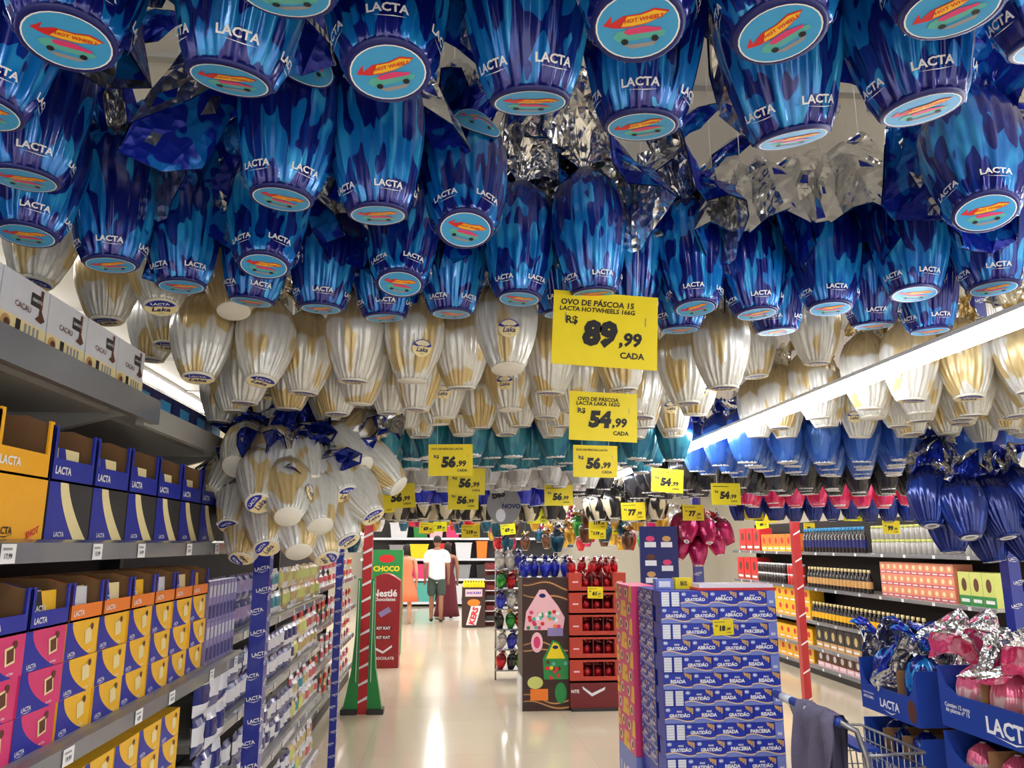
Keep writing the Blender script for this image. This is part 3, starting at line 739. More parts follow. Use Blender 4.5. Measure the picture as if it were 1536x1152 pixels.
def cocoa_marks(b, P, w, h):
    b.text(P, 'CACAU', -w * .05, h * .52, h * .1, 'brown_print', .001, .01); b.rect(P, w * .1, h * .62, w * .36, h * .84, 'charcoal_box', .0008); b.text(P, 'GAROTO', w * .23, h * .73, h * .07, 'white_print', .0014, .02, 0, 0, w * .22)
    b.poly(P, [(w * .3, h * .95), (w * .36, h * .95), (w * .35, h * .6), (w * .44, h * .45), (w * .36, h * .38), (w * .22, h * .42), (w * .3, h * .5)], 'brown_print', .001)
    b.rect(P, -w / 2, 0, w / 2, h * .3, 'cream_print', .0006); b.disc(P, -w * .36, h * .15, w * .1, h * .12, 'tan_print', .001, 12); b.disc(P, -w * .34, h * .14, w * .06, h * .07, 'brown_print', .0014, 10); b.rect(P, -w * .16, h * .02, -w * .06, h * .28, 'ink_print', .001)
    for k in range(4): b.rect(P, w * .02 + k * w * .09, h * .04, w * .07 + k * w * .09, h * .26, 'grey_print', .001)
for k, y in enumerate((.6, .78)): single('charcoal_box', tall_box(.17, .19, .16, 'charcoal_box', lambda b, P, w, h: b.text(P, '70% CACAU', 0, h * .5, h * .09, 'white_print', .001, .02)), 'charcoal cocoa box standing beside the amber box', 'box', (XS - .03, y + .44, 1.656), LEFT, 'charcoal boxes')
AMB = tall_box(.178, .108, .16, 'amber_box', amber_marks); AMT = open_tray(.178, .12, .16, 'amber_box', 'amber_box', 'LACTA').mesh('amber_tray')
single('amber_box', AMB, 'plain amber chocolate box under the amber open tray', 'box', (XS - .03, 1.405, 1.656), LEFT)
single('amber_tray', AMT, 'empty amber tray with brown inside on the amber box', 'tray', (XS - .03, 1.405, 1.7645), LEFT)
SWP = tall_box(.178, .108, .16, 'charcoal_box', white_sweep); SWT = open_tray(.178, .115, .16, 'blue_print', 'blue_print', 'LACTA').mesh('blue_open_tray')
for k in range(6):
    y = 1.59 + .182 * k
    single('sweep_box', SWP, 'blue white and black swept box on the eye level shelf', 'box', (XS - .03, y, 1.656), LEFT, 'swept boxes')
    single('blue_open_tray', SWT, 'open blue tray of bars on a swept box', 'tray', (XS - .03, y, 1.7645), LEFT, 'open trays on swept boxes')
    for j in range(4): single('chocolate_bar', BARS[1 if j % 2 else 0], 'wrapped chocolate bar standing in an open tray above a swept box', 'chocolate bar', (XS - .04 - .022 * j, y, 1.769), (0, 0, R(90)), 'bars above the swept boxes')
COC = tall_box(.15, .105, .16, 'packet_white', cocoa_marks)
for k in range(10): single('cocoa_box', COC, 'white cocoa box with brown splash on the upper shelf', 'box', (XS - .03, .42 + k * .154, 1.996), LEFT, 'white cocoa boxes')
NVB = tall_box(.16, .07, .2, 'navy_print', lambda b, P, w, h: b.rect(P, -w * .1, h * .3, w * .42, h * .75, 'sky_print'))
for k in range(5): single('navy_box', NVB, 'dark blue box with light blue panel on the plain upper shelf', 'box', (XS - .1, 2.05 + k * .165, 1.996), LEFT, 'dark blue boxes')

# ------------------------------------------------------------------ price signs
def sign(px, py, w_px, price, cents='99', head=(), roll=0, bright=False, label=None, y=None, hang=True):
    W_ = .225 if w_px > 150 else .18 if w_px > 100 else .162; H_ = W_ * .715
    dep = W_ * 1150 / w_px if y is None else y
    if y is not None: W_, H_ = dep * w_px / 1150, dep * w_px / 1150 * .72
    c = on_y(px, py, dep); b = MB()
    b.box(-W_ / 2, 0, -H_ / 2, W_ / 2, .002, H_ / 2, 'sign_bright' if bright else 'sign_yellow'); P = front()
    for i, h in enumerate(head): b.text(P, h, -W_ * .08, H_ * (.36 - .1 * i), H_ * .075, 'ink_print', .001, .03, .1, 0, W_ * .72)
    if not head: b.rect(P, -W_ * .44, H_ * .33, W_ * .1, H_ * .36, 'ink_print', .001)
    b.text(P, 'R$', -W_ * .32, H_ * .1, H_ * .1, 'ink_print', .001, .03); b.text(P, price, -W_ * .05, -H_ * .06, H_ * .3, 'ink_print', .001, .07, .12, 0, W_ * .36)
    b.text(P, ',' + cents, W_ * .24, -H_ * .13, H_ * .17, 'ink_print', .001, .04, .12); b.text(P, 'CADA', W_ * .26, -H_ * .33, H_ * .08, 'ink_print', .001, .03)
    for sx in (-.38, .38): b.rect(P, sx * W_ - .001, H_ * .08, sx * W_ + .001, H_ * .2, 'steel', .0014)
    parts = [('card', b.mesh('card'))]
    if hang:
        for sx in (-.3, .3):
            st = MB(); st.tube([(sx * W_, .001, H_ / 2), (sx * W_, .001, CEIL - c.z)], .0008, 'string', 4); parts.append(('string', st.mesh('string')))
    return thing('price_sign', label, 'sign', c, (0, R(roll), 0), parts=parts)
SIGNS = [(908, 495, 168, '89', '99', ('OVO DE PÁSCOA 15', 'LACTA HOTWHEELS 166G'), 3, 0, 'big yellow sign priced 89,99 under the flame eggs'),
 (905, 625, 106, '54', '99', ('OVO DE PÁSCOA', 'LACTA LAKA 162G'), 2, 0, 'yellow sign priced 54,99 under the cream eggs'),
 (676, 690, 66, '56', '99', ('OVO DE PÁSCOA LACTA',), -1, 0, 'yellow 56,99 sign under the teal eggs above other signs'),
 (893, 692, 68, '56', '99', ('OVO DE PÁSCOA LACTA',), 1, 0, 'yellow 56,99 sign below the 54,99 sign'),
 (700, 722, 55, '56', '99', (), 1, 0, 'yellow 56,99 sign half hidden behind another, middle of three'), (695, 748, 45, '56', '99', (), 0, 0, 'lowest yellow 56,99 sign of a column of three'),
 (597, 744, 50, '56', '99', (), -4, 0, 'yellow 56,99 sign beside the cream bunch'), (574, 757, 34, '77', '99', (), -4, 0, 'yellow 77 sign half hidden beside the cream bunch'),
 (838, 743, 43, '56', '99', (), 0, 0, 'yellow 56,99 sign near the round grey tag'), (1001, 721, 50, '54', '99', ('OVO DE PÁSCOA',), 4, 0, 'tilted yellow 54,99 sign under the black eggs'),
 (1089, 741, 46, '54', '99', (), 0, 0, 'level yellow 54,99 sign under the black eggs'), (950, 767, 37, '77', '99', (), -2, 0, 'yellow 77,99 sign above the red egg display'),
 (1040, 769, 33, '77', '99', (), 0, 0, 'yellow 77,99 sign above the magenta bunch'), (1131, 769, 30, '77', '99', (), 0, 0, 'yellow 77,99 sign beside a tilted 1,99 sign'),
 (1154, 775, 26, '1', '99', (), -6, 0, 'tilted yellow 1,99 sign'), (806, 774, 31, '77', '99', (), -1, 1, 'bright lemon 77 sign above the brown display'),
 (897, 783, 28, '119', '99', (), 1, 0, 'upper yellow 119 sign above the red egg display'), (896, 799, 26, '119', '99', (), 0, 0, 'lower yellow 119 sign above the red egg display'),
 (1279, 771, 30, '77', '99', (), 1, 1, 'bright lemon 77 sign under the pink eggs'), (1372, 770, 22, '77', '99', (), 3, 1, 'bright lemon sign beside the navy bunch'),
 (1214, 791, 18, '99', '99', (), 0, 0, 'small yellow sign above the dark bottles'), (1337, 791, 28, '99', '99', (), 1, 0, 'yellow 99 sign before the grey tins'),
 (706, 797, 27, '119', '99', (), -1, 0, 'yellow 119 sign above the far aisle'), (640, 792, 22, '69', '99', (), 1, 0, 'yellow sign over the far shopper'), (762, 794, 22, '69', '99', (), -6, 1, 'bright lemon far sign left of the blue bunch'),
 (660, 790, 20, '59', '99', (), 0, 1, 'bright far sign above the shopper in white'), (925, 795, 18, '79', '99', (), 0, 1, 'bright lemon far sign by the navy header'), (1143, 786, 20, '49', '99', (), -8, 1, 'bright yellow sign above the orange boxes')]
for px, py, w, a, c, head, roll, br, lb in SIGNS: sign(px, py, w, a, c, head, roll, bool(br), lb)

# grey die-cut tag
b = MB(); n = 28; pts = []
for k in range(n):
    a = 2 * math.pi * k / n; r = 1.0
    x, z = math.sin(a) * .105, -math.cos(a) * .115
    if z > 0: x *= 1 - (z / .115) ** 2 * .8; z *= 1.65
    pts.append((x, z))
b.add([(x, y, z) for y in (0, .006) for x, z in pts], [tuple(range(n)), tuple(range(2 * n - 1, n - 1, -1))] + [(i, n + i, n + (i + 1) % n, (i + 1) % n) for i in range(n)], 'grey_print')
P = front(); b.disc(P, -.02, -.06, .03, .04, 'packet_white', .001, 16); b.text(P, 'BIS', -.035, .07, .045, 'ink_print', .0014, .06, .1, .25); b.text(P, 'NOVO', .045, -.005, .026, 'navy_print', .0014, .05)
for a in (-1.2, -.4, .4, 1.2): b.poly(P, [(-.01, .0), (-.008, 0), (-.01 + .08 * math.sin(a), .08 * math.cos(a)), (-.012 + .08 * math.sin(a), .08 * math.cos(a))], 'ink_print', .001)
c = on_y(756, 758, 4.7)
st = MB(); st.tube([(0, .003, .18), (0, .003, CEIL - c.z)], .001, 'string', 4)
thing('hanging_tag', 'large grey egg shaped tag hanging in the aisle', 'sign', c, parts=[('card', b.mesh('card')), ('string', st.mesh('string'))])

# ------------------------------------------------------------------ biscuit stack on the right of the aisle
BX, BY, PW, PH = 1.06, 3.80, .1455, .076
def bis_pack(word):
    b = carton_base(PW - .002, .1, PH - .0015, 'bis_blue'); P = front(); w, h = PW, PH
    n = 8; q = [k / n for k in range(n + 1)]
    wave = [(-w / 2 + w * t, h * (.16 + .1 * math.sin(t * 5.5 + .3))) for t in q]
    b.poly(P, [(-w / 2 + .001, 0)] + wave + [(w / 2 - .001, 0)], 'lilac_box', .0005); b.poly(P, [(x, y + h * .02) for x, y in wave] + [(x, y + h * .1) for x, y in wave[::-1]], 'tan_print', .0009)
    b.poly(P, [(x, y + h * .02) for x, y in wave] + [(x, y + h * .05) for x, y in wave[::-1]], 'white_print', .0012)
    b.text(P, word, 0, h * .48, h * .2, 'white_print', .0012, .05, 0, 0, w * .7); b.text(P, 'MAIS', 0, h * .7, h * .11, 'white_print', .0012, .03)
    b.disc(P, -w * .38, h * .8, w * .09, h * .13, 'lilac_box', .0009, 12); b.text(P, 'BIS', -w * .38, h * .8, h * .12, 'white_print', .0014, .04)
    for k in range(3): b.poly(P, [(w * (.2 + .09 * k), h * (.97 - .03 * k)), (w * (.28 + .09 * k), h * (.97 - .05 * k)), (w * (.31 + .07 * k), h * (.76 - .1 * k)), (w * (.26 + .07 * k), h * (.74 - .1 * k))], 'tan_print', .0012)
    return b.mesh('biscuit_pack')
BIS = {w: bis_pack(w) for w in ('GRATIDÃO', 'ABRAÇO', 'RISADA', 'PARCERIA')}
b = carton_base(.048, .14, PH - .0015, 'bis_blue'); P = front(); b.rect(P, -.019, .004, .019, PH - .006, 'packet_white')
for k in range(5): b.rect(P, -.019, .012 + k * .012, .019, .0135 + k * .012, 'grey_print', .001)
END = b.mesh('pack_end')
b = carton_base(.043, .14, PH - .0015, 'lilac_box'); b.text(front(), 'BIS', 0, PH * .3, .012, 'white_print', .001, .03); LILE = b.mesh('lilac_end')
WORDS = ['GRATIDÃO RISADA GRATIDÃO', 'GRATIDÃO GRATIDÃO PARCERIA GRATIDÃO', 'GRATIDÃO RISADA PARCERIA', 'GRATIDÃO RISADA GRATIDÃO RISADA', 'GRATIDÃO RISADA RISADA', 'RISADA RISADA RISADA RISADA', 'GRATIDÃO GRATIDÃO RISADA',
         'GRATIDÃO ABRAÇO GRATIDÃO ABRAÇO', 'GRATIDÃO RISADA PARCERIA', 'GRATIDÃO GRATIDÃO ABRAÇO GRATIDÃO', 'GRATIDÃO ABRAÇO ABRAÇO']
Z0 = .585
for r, row in enumerate(WORDS):
    ws = row.split(); z = Z0 + r * PH; x = BX
    if len(ws) == 3:
        for k in range(2): single('biscuit_pack_end', END, 'white ended biscuit pack at the corner of the blue stack', 'biscuit pack', (BX + .025 + k * .05, BY, z), group='end turned packs in the stack')
        x += .1
    for k, w in enumerate(ws):
        single('biscuit_pack', BIS[w], 'blue biscuit pack printed %s on the front of the stack' % w, 'biscuit pack', (x + PW / 2, BY + rnd.uniform(0, .004), z), (0, 0, 0), 'stack packs printed ' + w.lower()); x += PW
    if len(ws) == 3: single('biscuit_pack_end', LILE, 'pale blue pack end on the far edge of the biscuit stack', 'biscuit pack', (x + .0225, BY, z), group='pale blue pack ends')
    for k in range(2): single('biscuit_pack', BIS[rnd.choice(list(BIS))], 'blue biscuit pack on the aisle side of the stack', 'biscuit pack', (BX, BY + .148 + PW / 2 + k * PW, z), (0, 0, R(-90)), 'packs on the aisle side')
t = thing('display_stand', 'plain blue cardboard base under the biscuit stack', 'display stand', (BX, BY, 0))
b = MB(); b.box(0, 0, 0, .582, .45, Z0 - .001, 'bis_blue'); b.text(plane((0, .22, .4), (0, -1, 0), (0, 0, 1)), 'LACTA', 0, 0, .07, 'white_print', .001, .03); ob('plinth', b.mesh('plinth'), t)
b = MB(); b.box(.105, .15, Z0, .58, .45, Z0 + 11 * PH - .002, 'lilac_box'); ob('core_carton', b.mesh('core_carton'), t)
def pinkbox(m):
    b = carton_base(.198, .15, .086, 'pink_print'); Q = front(); P = lambda x, y, d: Q(x * m, y, d)
    b.poly(P, [(-.099, 0), (-.02, 0), (-.05, .086), (-.099, .086)], 'yellow_print'); b.disc(P, .03, .045, .035, .026, 'cream_print', .001, 14); b.disc(P, .035, .045, .02, .018, 'brown_print', .0014, 12); b.text(P, 'OURO', -.065, .045, .016, 'red_print', .001, .03) if m > 0 else None
    return b.mesh('pink_box')
PB = [pinkbox(1), pinkbox(-1)]
for r in range(10):
    for k in range(2): single('pink_box', PB[(r + k) % 2], 'pink and yellow bonbon box stacked behind the biscuit packs', 'box', (BX - .03, BY + .57 + k * .2, .55 + r * .087), (0, 0, R(-90) + (R(0))), 'pink and yellow boxes')
t = thing('display_stand', 'pale blue base under the pink and yellow boxes', 'display stand', (BX - .03, BY + .465, 0)); b = MB(); b.box(0, 0, 0, .16, .41, .549, 'lilac_box'); b.text(plane((0, .2, .42), (0, -1, 0), (0, 0, 1)), 'LACTA', 0, 0, .07, 'white_print', .001, .03); ob('plinth', b.mesh('plinth'), t)
ZT = Z0 + 11 * PH
b = MB(); b.box(-.2, -.1, 0, .2, .1, .012, 'red_print'); b.box(-.19, -.09, .012, .19, .09, .03, 'packet_white'); single('flat_gift_pack', b.mesh('flat_gift_pack'), 'flat red and silver pack lying on the biscuit stack', 'pack', (BX + .4, BY + .13, ZT))
b = carton_base(.09, .06, .05, 'lilac_box'); b.rect(front(), -.03, .01, .03, .04, 'white_print'); single('small_box', b.mesh('small_box'), 'small pale blue box on top of the biscuit stack', 'box', (BX + .07, BY + .16, ZT))
b = carton_base(.085, .06, .055, 'sign_yellow'); b.text(front(), 'BIS', 0, .028, .02, 'ink_print', .001, .03); single('small_box', b.mesh('small_box'), 'small yellow box on top of the biscuit stack', 'box', (BX + .17, BY + .16, ZT))
sign(1085, 941, 31, '18', '99', (), -2, False, 'small yellow 18,99 sign fixed to the biscuit stack', 3.795, False)

# navy header board behind the stack
t = thing('header_display', 'tall navy display board with product pictures behind the stack', 'display board', (1.68, 6.0, 0))
b = MB(); b.box(-.15, 0, 0, .15, .03, 1.78, 'navy_print'); P = front()
for k, (x, z) in enumerate(((-.07, 1.64), (.06, 1.64), (-.07, 1.5), (.06, 1.46), (-.07, 1.37))): b.rect(P, x - .045, z - .02, x + .045, z + .02, 'packet_white'); b.disc(P, x, z + .045, .035, .022, ('pink_print', 'tan_print', 'brown_print')[k % 3], .001, 12)
b.text(P, 'BIS LACTA', -.05, 1.26, .05, 'white_print', .001, .03, 0, 0, .2); ob('board', b.mesh('board'), t)
b = MB(); b.box(-.17, -.06, 0, .17, .1, .02, 'dark_steel'); ob('foot', b.mesh('foot'), t)

# ------------------------------------------------------------------ blue egg trays and their eggs
def egg_tray(L, d, h, lip, words, window=False):
    """cardboard tray looking to -Y with curved cut-outs; L along X"""
    t = []
    b = MB(); n = 14; th = .006
    top = []
    for k in range(n + 1):
        u = k / n; e = min(u, 1 - u); top.append((-L / 2 + L * u, lip + (h - lip) * max(0, 1 - e / .12) ** 1.5))
    pts = [(-L / 2, 0), (L / 2, 0)] + top[::-1]; m = len(pts)
    b.add([(x, y, z) for y in (0, th) for x, z in pts], [tuple(range(m)), tuple(range(2 * m - 1, m - 1, -1))] + [(i, m + i, m + (i + 1) % m, (i + 1) % m) for i in range(m)], 'tray_blue')
    P = front()
    b.text(P, words[0], L * .02, lip * .45, lip * .42, 'white_print', .001, .03, 0, 0, L * .34); b.poly(P, [(-L * .1, lip * .2), (L * .05, lip * .1), (L * .13, lip * .22), (L * .05, lip * .15)], 'white_print', .001)
    b.text(P, words[1], -L * .36, lip * .66, lip * .12, 'white_print', .001, .02, 0, 0, L * .2); b.text(P, words[2], -L * .36, lip * .5, lip * .12, 'white_print', .001, .02, 0, 0, L * .2)
    b.disc(P, L * .4, lip * .5, L * .07, lip * .42, 'brown_print', .0008, 16)
    t.append(('front_panel', b.mesh('front_panel')))
    for sx in (-1, 1):
        b = MB(); b.box(min(sx * L / 2, sx * (L / 2 - th)), th, 0, max(sx * L / 2, sx * (L / 2 - th)), d, h, 'tray_blue'); t.append(('side_panel', b.mesh('side_panel')))
    b = MB(); b.box(-L / 2 + th, th, 0, L / 2 - th, d, th, 'kraft'); t.append(('bottom', b.mesh('bottom')))
    b = MB(); b.box(-L / 2 + th, d - th, th, L / 2 - th, d, h * 1.1, 'kraft'); t.append(('back_panel', b.mesh('back_panel')))
    for k in (1, 2):
        b = MB(); x = -L / 2 + L * k / 3; b.box(x - .003, th, th, x + .003, d - th, h * .92, 'kraft'); t.append(('divider', b.mesh('divider')))
    return t
TX = 1.78
TA = egg_tray(.66, .3, .2, .115, ('LACTA', 'Contém 12 ovos', 'de páscoa nº 15')); TB = egg_tray(.4, .3, .2, .1, ('LACTA', 'CADA PEDACINHO', 'APROXIMA.'))
RIGHT = (0, 0, R(-90))
def stack_trays(y, L, parts, zs, lab, kind, n, tuft_eggs):
    t = thing('display_stand', lab + ' plain blue cardboard column under the trays', 'display stand', (TX, y, 0)); b = MB(); b.box(.01, -L / 2 + .01, 0, .3, L / 2 - .01, zs[0] - .001, 'tray_blue'); ob('column', b.mesh('column'), t)
    for i, z in enumerate(zs):
        upper = ('lowest', 'middle', 'upper')[i]
        thing('egg_tray', '%s %s blue cardboard tray holding %s foil eggs' % (lab, upper, 'pink' if kind == 'rose' else 'flame'), 'tray', (TX, y, z), RIGHT, parts=parts)
        for k in range(n):
            yy = y - L / 2 + L * (k + .5) / n
            for j in range(2 if upper == 'upper' else 1):
                sc = .86 if upper == 'upper' else .7
                e = egg(kind, (TX + .085 + j * .13, yy, z + .0085), '%s foil egg standing in the %s tray' % ('pink rainbow' if kind == 'rose' else 'blue flame', upper), '%s eggs in the %s tray' % (kind, upper), (rnd.uniform(-.12, .05), rnd.uniform(-.12, .12), 1) if upper == 'upper' else None, None, None, False, sc, upper == 'upper')
make_kind('rose', ROUND, 'rose_foil', 'pink_crumple', 'silver_crumple', (plain_sticker, 'rose_foil'), 3, True, .1, False, (.26, .17, .04))
stack_trays(2.44, .66, TA, (.56, .80, 1.02), 'near', 'rose', 4, True)
stack_trays(3.11, .4, TB, (.5, .735, .975), 'far', 'flame', 2, True)

# ------------------------------------------------------------------ shopping cart with a jacket over the handle
def cart():
    t = thing('shopping_cart', 'wire shopping cart with blue handle beside the biscuit stack', 'shopping cart', (1.43, 3.1, 0))
    hw = .27; b = MB(); b.tube([(0, -hw, 1.02), (0, hw, 1.02)], .017, 'tray_blue', 10); h = ob('handle', b.mesh('handle'), t)
    for y in (-.16, .0, .16): b = MB(); b.tube([(0, y - .045, 1.02), (0, y + .045, 1.02)], .0185, 'packet_white', 10); ob('handle_sleeve', b.mesh('handle_sleeve'), h)
    for sy in (-1, 1):
        b = MB(); b.tube([(0, sy * hw, 1.02), (.06, sy * hw, .99), (.09, sy * hw, .9), (.14, sy * hw * .97, .5), (.2, sy * hw * .95, .2), (.36, sy * hw * .9, .12)], .011, 'steel', 8); ob('side_frame', b.mesh('side_frame'), t)
        for x in (.1, .36):
            b = MB(); b.tube([(x, sy * .24 - .012, .05), (x, sy * .24 + .012, .05)], .05, 'charcoal_box', 14); b.tube([(x, sy * .24, .05), (x + .01, sy * .24, .14)], .008, 'steel'); ob('wheel', b.mesh('wheel'), t)
    b = MB()
    for k in range(9):
        z = .5 + k * .05; e = .34 - .0 * k; q = .25 - .02 * (1 - k / 8)
        b.tube([(.1 + .04 * (1 - k / 8), -q, z), (e, -q + .03, z), (e, q - .03, z), (.1 + .04 * (1 - k / 8), q, z)], .003 if k < 8 else .006, 'steel', 5)
    for k in range(11):
        y = -.22 + .044 * k; b.tube([(.34, y * .9, .9), (.34, y * .9, .5), (.14, y * .9, .5), (.1, y, .9)], .003, 'steel', 5)
    ob('wire_basket', b.mesh('wire_basket'), t)
    b = MB(); b.box(.1, -.2, .9, .18, .2, .912, 'tray_blue'); ob('child_seat_flap', b.mesh('child_seat_flap'), t)
cart()
def jacket():
    b = MB(); n, m = 18, 22; vs = []
    M('jacket_cloth', (104, 98, 124), .9, var=.12, scale=60, bump=.3)
    for j in range(m + 1):
        s = j / m * 1.0 - .34                      # along the drape; 0 = top of handle
        for i in range(n + 1):
            u = i / n; y = -.27 + .3 * u + .02 * math.sin(7 * s + 3)
            fold = .014 * math.sin(u * 13 + s * 4) + .008 * math.sin(u * 23 - s * 9)
            if s < -.05: x, z = .034 + fold, 1.03 + (s + .05) * .8
            elif s > .05: x, z = -.034 - fold * 1.2 - .03 * max(0, s - .1), 1.03 - (s - .05) * .62 + .03 * math.sin(u * 5)
            else:
                a = s / .05 * 1.35; x, z = -.034 * math.sin(a) - fold * .3, 1.03 + .016 * math.cos(a)
            vs.append((x, y * (1 - .15 * max(0, s)), z))
    k = len(vs); vs += [(x * .84, y, z - .004) for x, y, z in vs]; q = n + 1
    fs = [(j * q + i, j * q + i + 1, (j + 1) * q + i + 1, (j + 1) * q + i) for j in range(m) for i in range(n)]
    b.add(vs, fs + [tuple(i + k for i in f[::-1]) for f in fs], 'jacket_cloth', False)
    single('draped_jacket', b.mesh('draped_jacket'), 'grey violet jacket draped over the cart handle', 'jacket', (1.43, 3.1, 0))
jacket()

# ------------------------------------------------------------------ floor displays further down the aisle
def wave_band(b, P, x0, x1, z, amp, th, mat, d):
    n = 10; q = [k / n for k in range(n + 1)]; up = [(x0 + (x1 - x0) * t, z + amp * math.sin(t * 6 + z * 9) + .05 * (1 - t)) for t in q]
    b.poly(P, up + [(x, y - th * (.5 + .5 * math.sin(3 * (x - x0)))) for x, y in up[::-1]], mat, d)
t = thing('chocolate_display', 'dark brown cardboard display printed with pink and green houses', 'display', (1.06, 8.15, 0))
b = MB(); b.box(-.24, 0, 0, .24, .45, 1.3, 'brown_dark') if M('brown_dark', (58, 34, 28), .45) else 0; ob('body', b.mesh('body'), t)
b = MB(); P = front()
for z, a in ((1.22, .03), (1.1, .02), (.62, .03), (.56, .02), (.1, .03), (.05, .02)): wave_band(b, P, -.23, .23, z, a, .035, 'brown_print', .0006); wave_band(b, P, -.23, .23, z - .012, a, .012, 'tan_print', .001)
b.poly(P, [(-.22, .78), (.18, .78), (.2, .9), (.13, 1.02), (0, 1.18), (-.06, 1.18), (-.2, .96)], 'rose_paper', .0014) if M('rose_paper', (244, 190, 200), .5) else 0
b.poly(P, [(-.02, .3), (.23, .3), (.23, .52), (.13, .66), (.07, .68), (-.03, .5)], 'green_print', .0014); b.poly(P, [(.0, .5), (.2, .5), (.13, .64), (.08, .66)], 'sign_yellow', .0018)
g = random.Random(3)
for k in range(26): b.disc(P, g.uniform(-.2, .14), g.uniform(.8, .96), .022, .02, g.choice(('pink_print', 'orange_print', 'teal_print', 'green_print', 'white_print', 'red_print')), .0018 + k * .0001, 8)
for k in range(18): b.disc(P, g.uniform(.0, .21), g.uniform(.31, .47), .02, .02, g.choice(('red_print', 'sign_yellow', 'green_print', 'teal_print', 'brown_print')), .0022 + k * .0001, 8)
b.disc(P, -.03, 1.12, .035, .022, 'navy_print', .002, 14); b.disc(P, .1, .61, .03, .018, 'navy_print', .0026, 14); b.disc(P, -.09, .66, .06, .1, 'rose_paper', .002, 16); b.disc(P, -.09, .66, .035, .06, 'pink_print', .0024, 12)
b.disc(P, .15, .17, .06, .1, 'green_print', .002, 16); b.disc(P, -.11, .27, .08, .06, 'packet_lime', .002, 16); b.rect(P, -.16, .1, .02, .21, 'orange_print', .0026); b.rect(P, .02, .72, .18, .8, 'packet_lilac', .0026)
ob('printed_front', b.mesh('printed_front'), t)
b = MB(); b.box(-.255, .02, 0, -.24, .44, .32, 'packet_white'); ob('side_flap', b.mesh('side_flap'), t)
# red tiered egg display
RX = 1.6
t = thing('tiered_display', 'red cardboard display with five windowed tiers of red eggs', 'display', (RX, 8.1, 0)); M('brick_red', (186, 62, 44), .5); M('wine_red', (112, 30, 34), .5)
b = MB(); b.box(-.3, 0, .03, .3, .4, .27, 'wine_red'); P = front(); b.poly(P, [(-.18, .24), (-.08, .17), (.06, .23), (.05, .2), (-.08, .14), (-.17, .21)], 'packet_white'); b.text(P, 'NTE', -.25, .19, .03, 'white_print', .001, .03); ob('base_box', b.mesh('base_box'), t)
b = MB(); b.box(-.29, -.01, 0, .29, .4, .03, 'charcoal_box'); ob('pallet', b.mesh('pallet'), t)
b = MB(); b.box(-.3, .38, .27, .3, .4, 1.37, 'brick_red'); ob('back_panel', b.mesh('back_panel'), t)
for k in range(5):
    z = .27 + k * .22; h = .22 if k < 4 else .2
    b = MB(); b.box(-.3, 0, z, .3, .38, z + .02, 'brick_red')
    for x0, x1 in ((-.3, -.165), (.165, .3)): b.box(x0, 0, z, x1, .38, z + h, 'brick_red'); b.rect(P, (x0 + x1) / 2 - .03, z + .1, (x0 + x1) / 2 + .03, z + .115, 'rose_paper')
    b.box(-.165, 0, z, .165, .01, z + .06, 'brick_red')
    if k < 4: b.box(-.165, 0, z + h - .02, .165, .01, z + h, 'brick_red')
    for x in (-.055, .055): b.box(x - .004, .01, z + .02, x + .004, .3, z + h, 'wine_red')
    ob('tier', b.mesh('tier'), t)
    for j in range(3): egg('red', (RX - .11 + .11 * j, 8.1 + .09, z + .0225), 'red foil egg inside a window of the tiered display', 'red eggs in the tiered display', None, None, None, False, .58)
for j in range(6): egg('red', (RX - .24 + .095 * j, 8.22 + .1 * (j % 2), 1.34), 'red foil egg with silver tuft on top of the tiered display', 'red eggs on the display top', (rnd.uniform(-.3, .3), -.2, 1), None, None, False, .6)
sign(893, 889, 23, '61', '99', (), 1, False, 'small yellow 61,99 sign on the tiered display', 8.09, False)
# foil eggs on and beside the brown display
for j in range(5): egg('royal', (.86 + .11 * j, 8.3 + .08 * (j % 2), 1.302), 'shiny violet blue egg on top of the brown display', 'violet eggs on the brown display', (0, -.1, 1), None, None, False, .75)
t = thing('egg_rack', 'narrow grey rack full of mixed foil eggs behind the brown display', 'rack', (.82, 10.0, 0))
for x in (-.15, .15): b = MB(); b.tube([(x, 0, 0), (x, 0, 1.55)], .012, 'steel'); ob('upright', b.mesh('upright'), t)
for k in range(6):
    b = MB(); b.box(-.16, -.16, .12 + k * .24, .3, .14, .135 + k * .24, 'steel'); ob('shelf', b.mesh('shelf'), t)
    for j in range(3): egg(('red', 'pearl', 'black', 'royal', 'green', 'pearl')[(k + 2 * j) % 6], (.72 + .13 * j, 9.92, .137 + k * .24), 'foil egg on the narrow grey rack behind the brown display', 'mixed eggs on the narrow rack', (rnd.uniform(-.2, .2), -.25, 1), None, None, False, .84)
# hanging far eggs
for i in range(96):
    k = ('gold', 'brown', 'petrol', 'red', 'gold', 'pearl', 'green', 'petrol', 'magenta')[i % 9]
    x = rnd.uniform(-1.2, 3.2); y = rnd.uniform(8.8, 14.5); z = rnd.uniform(1.78, 1.95) if -.75 < x < .7 else rnd.uniform(1.5, 1.86)
    for lx in (-.1, 1.6, 3.4):
        if abs(x - lx) < .08: x = lx + .1
    egg(k, (x, y, z), '%s foil egg hanging far down the aisle' % EGG_NAME[k].split('_')[0], 'far %s eggs' % k, None, None, None, True, 1.1)

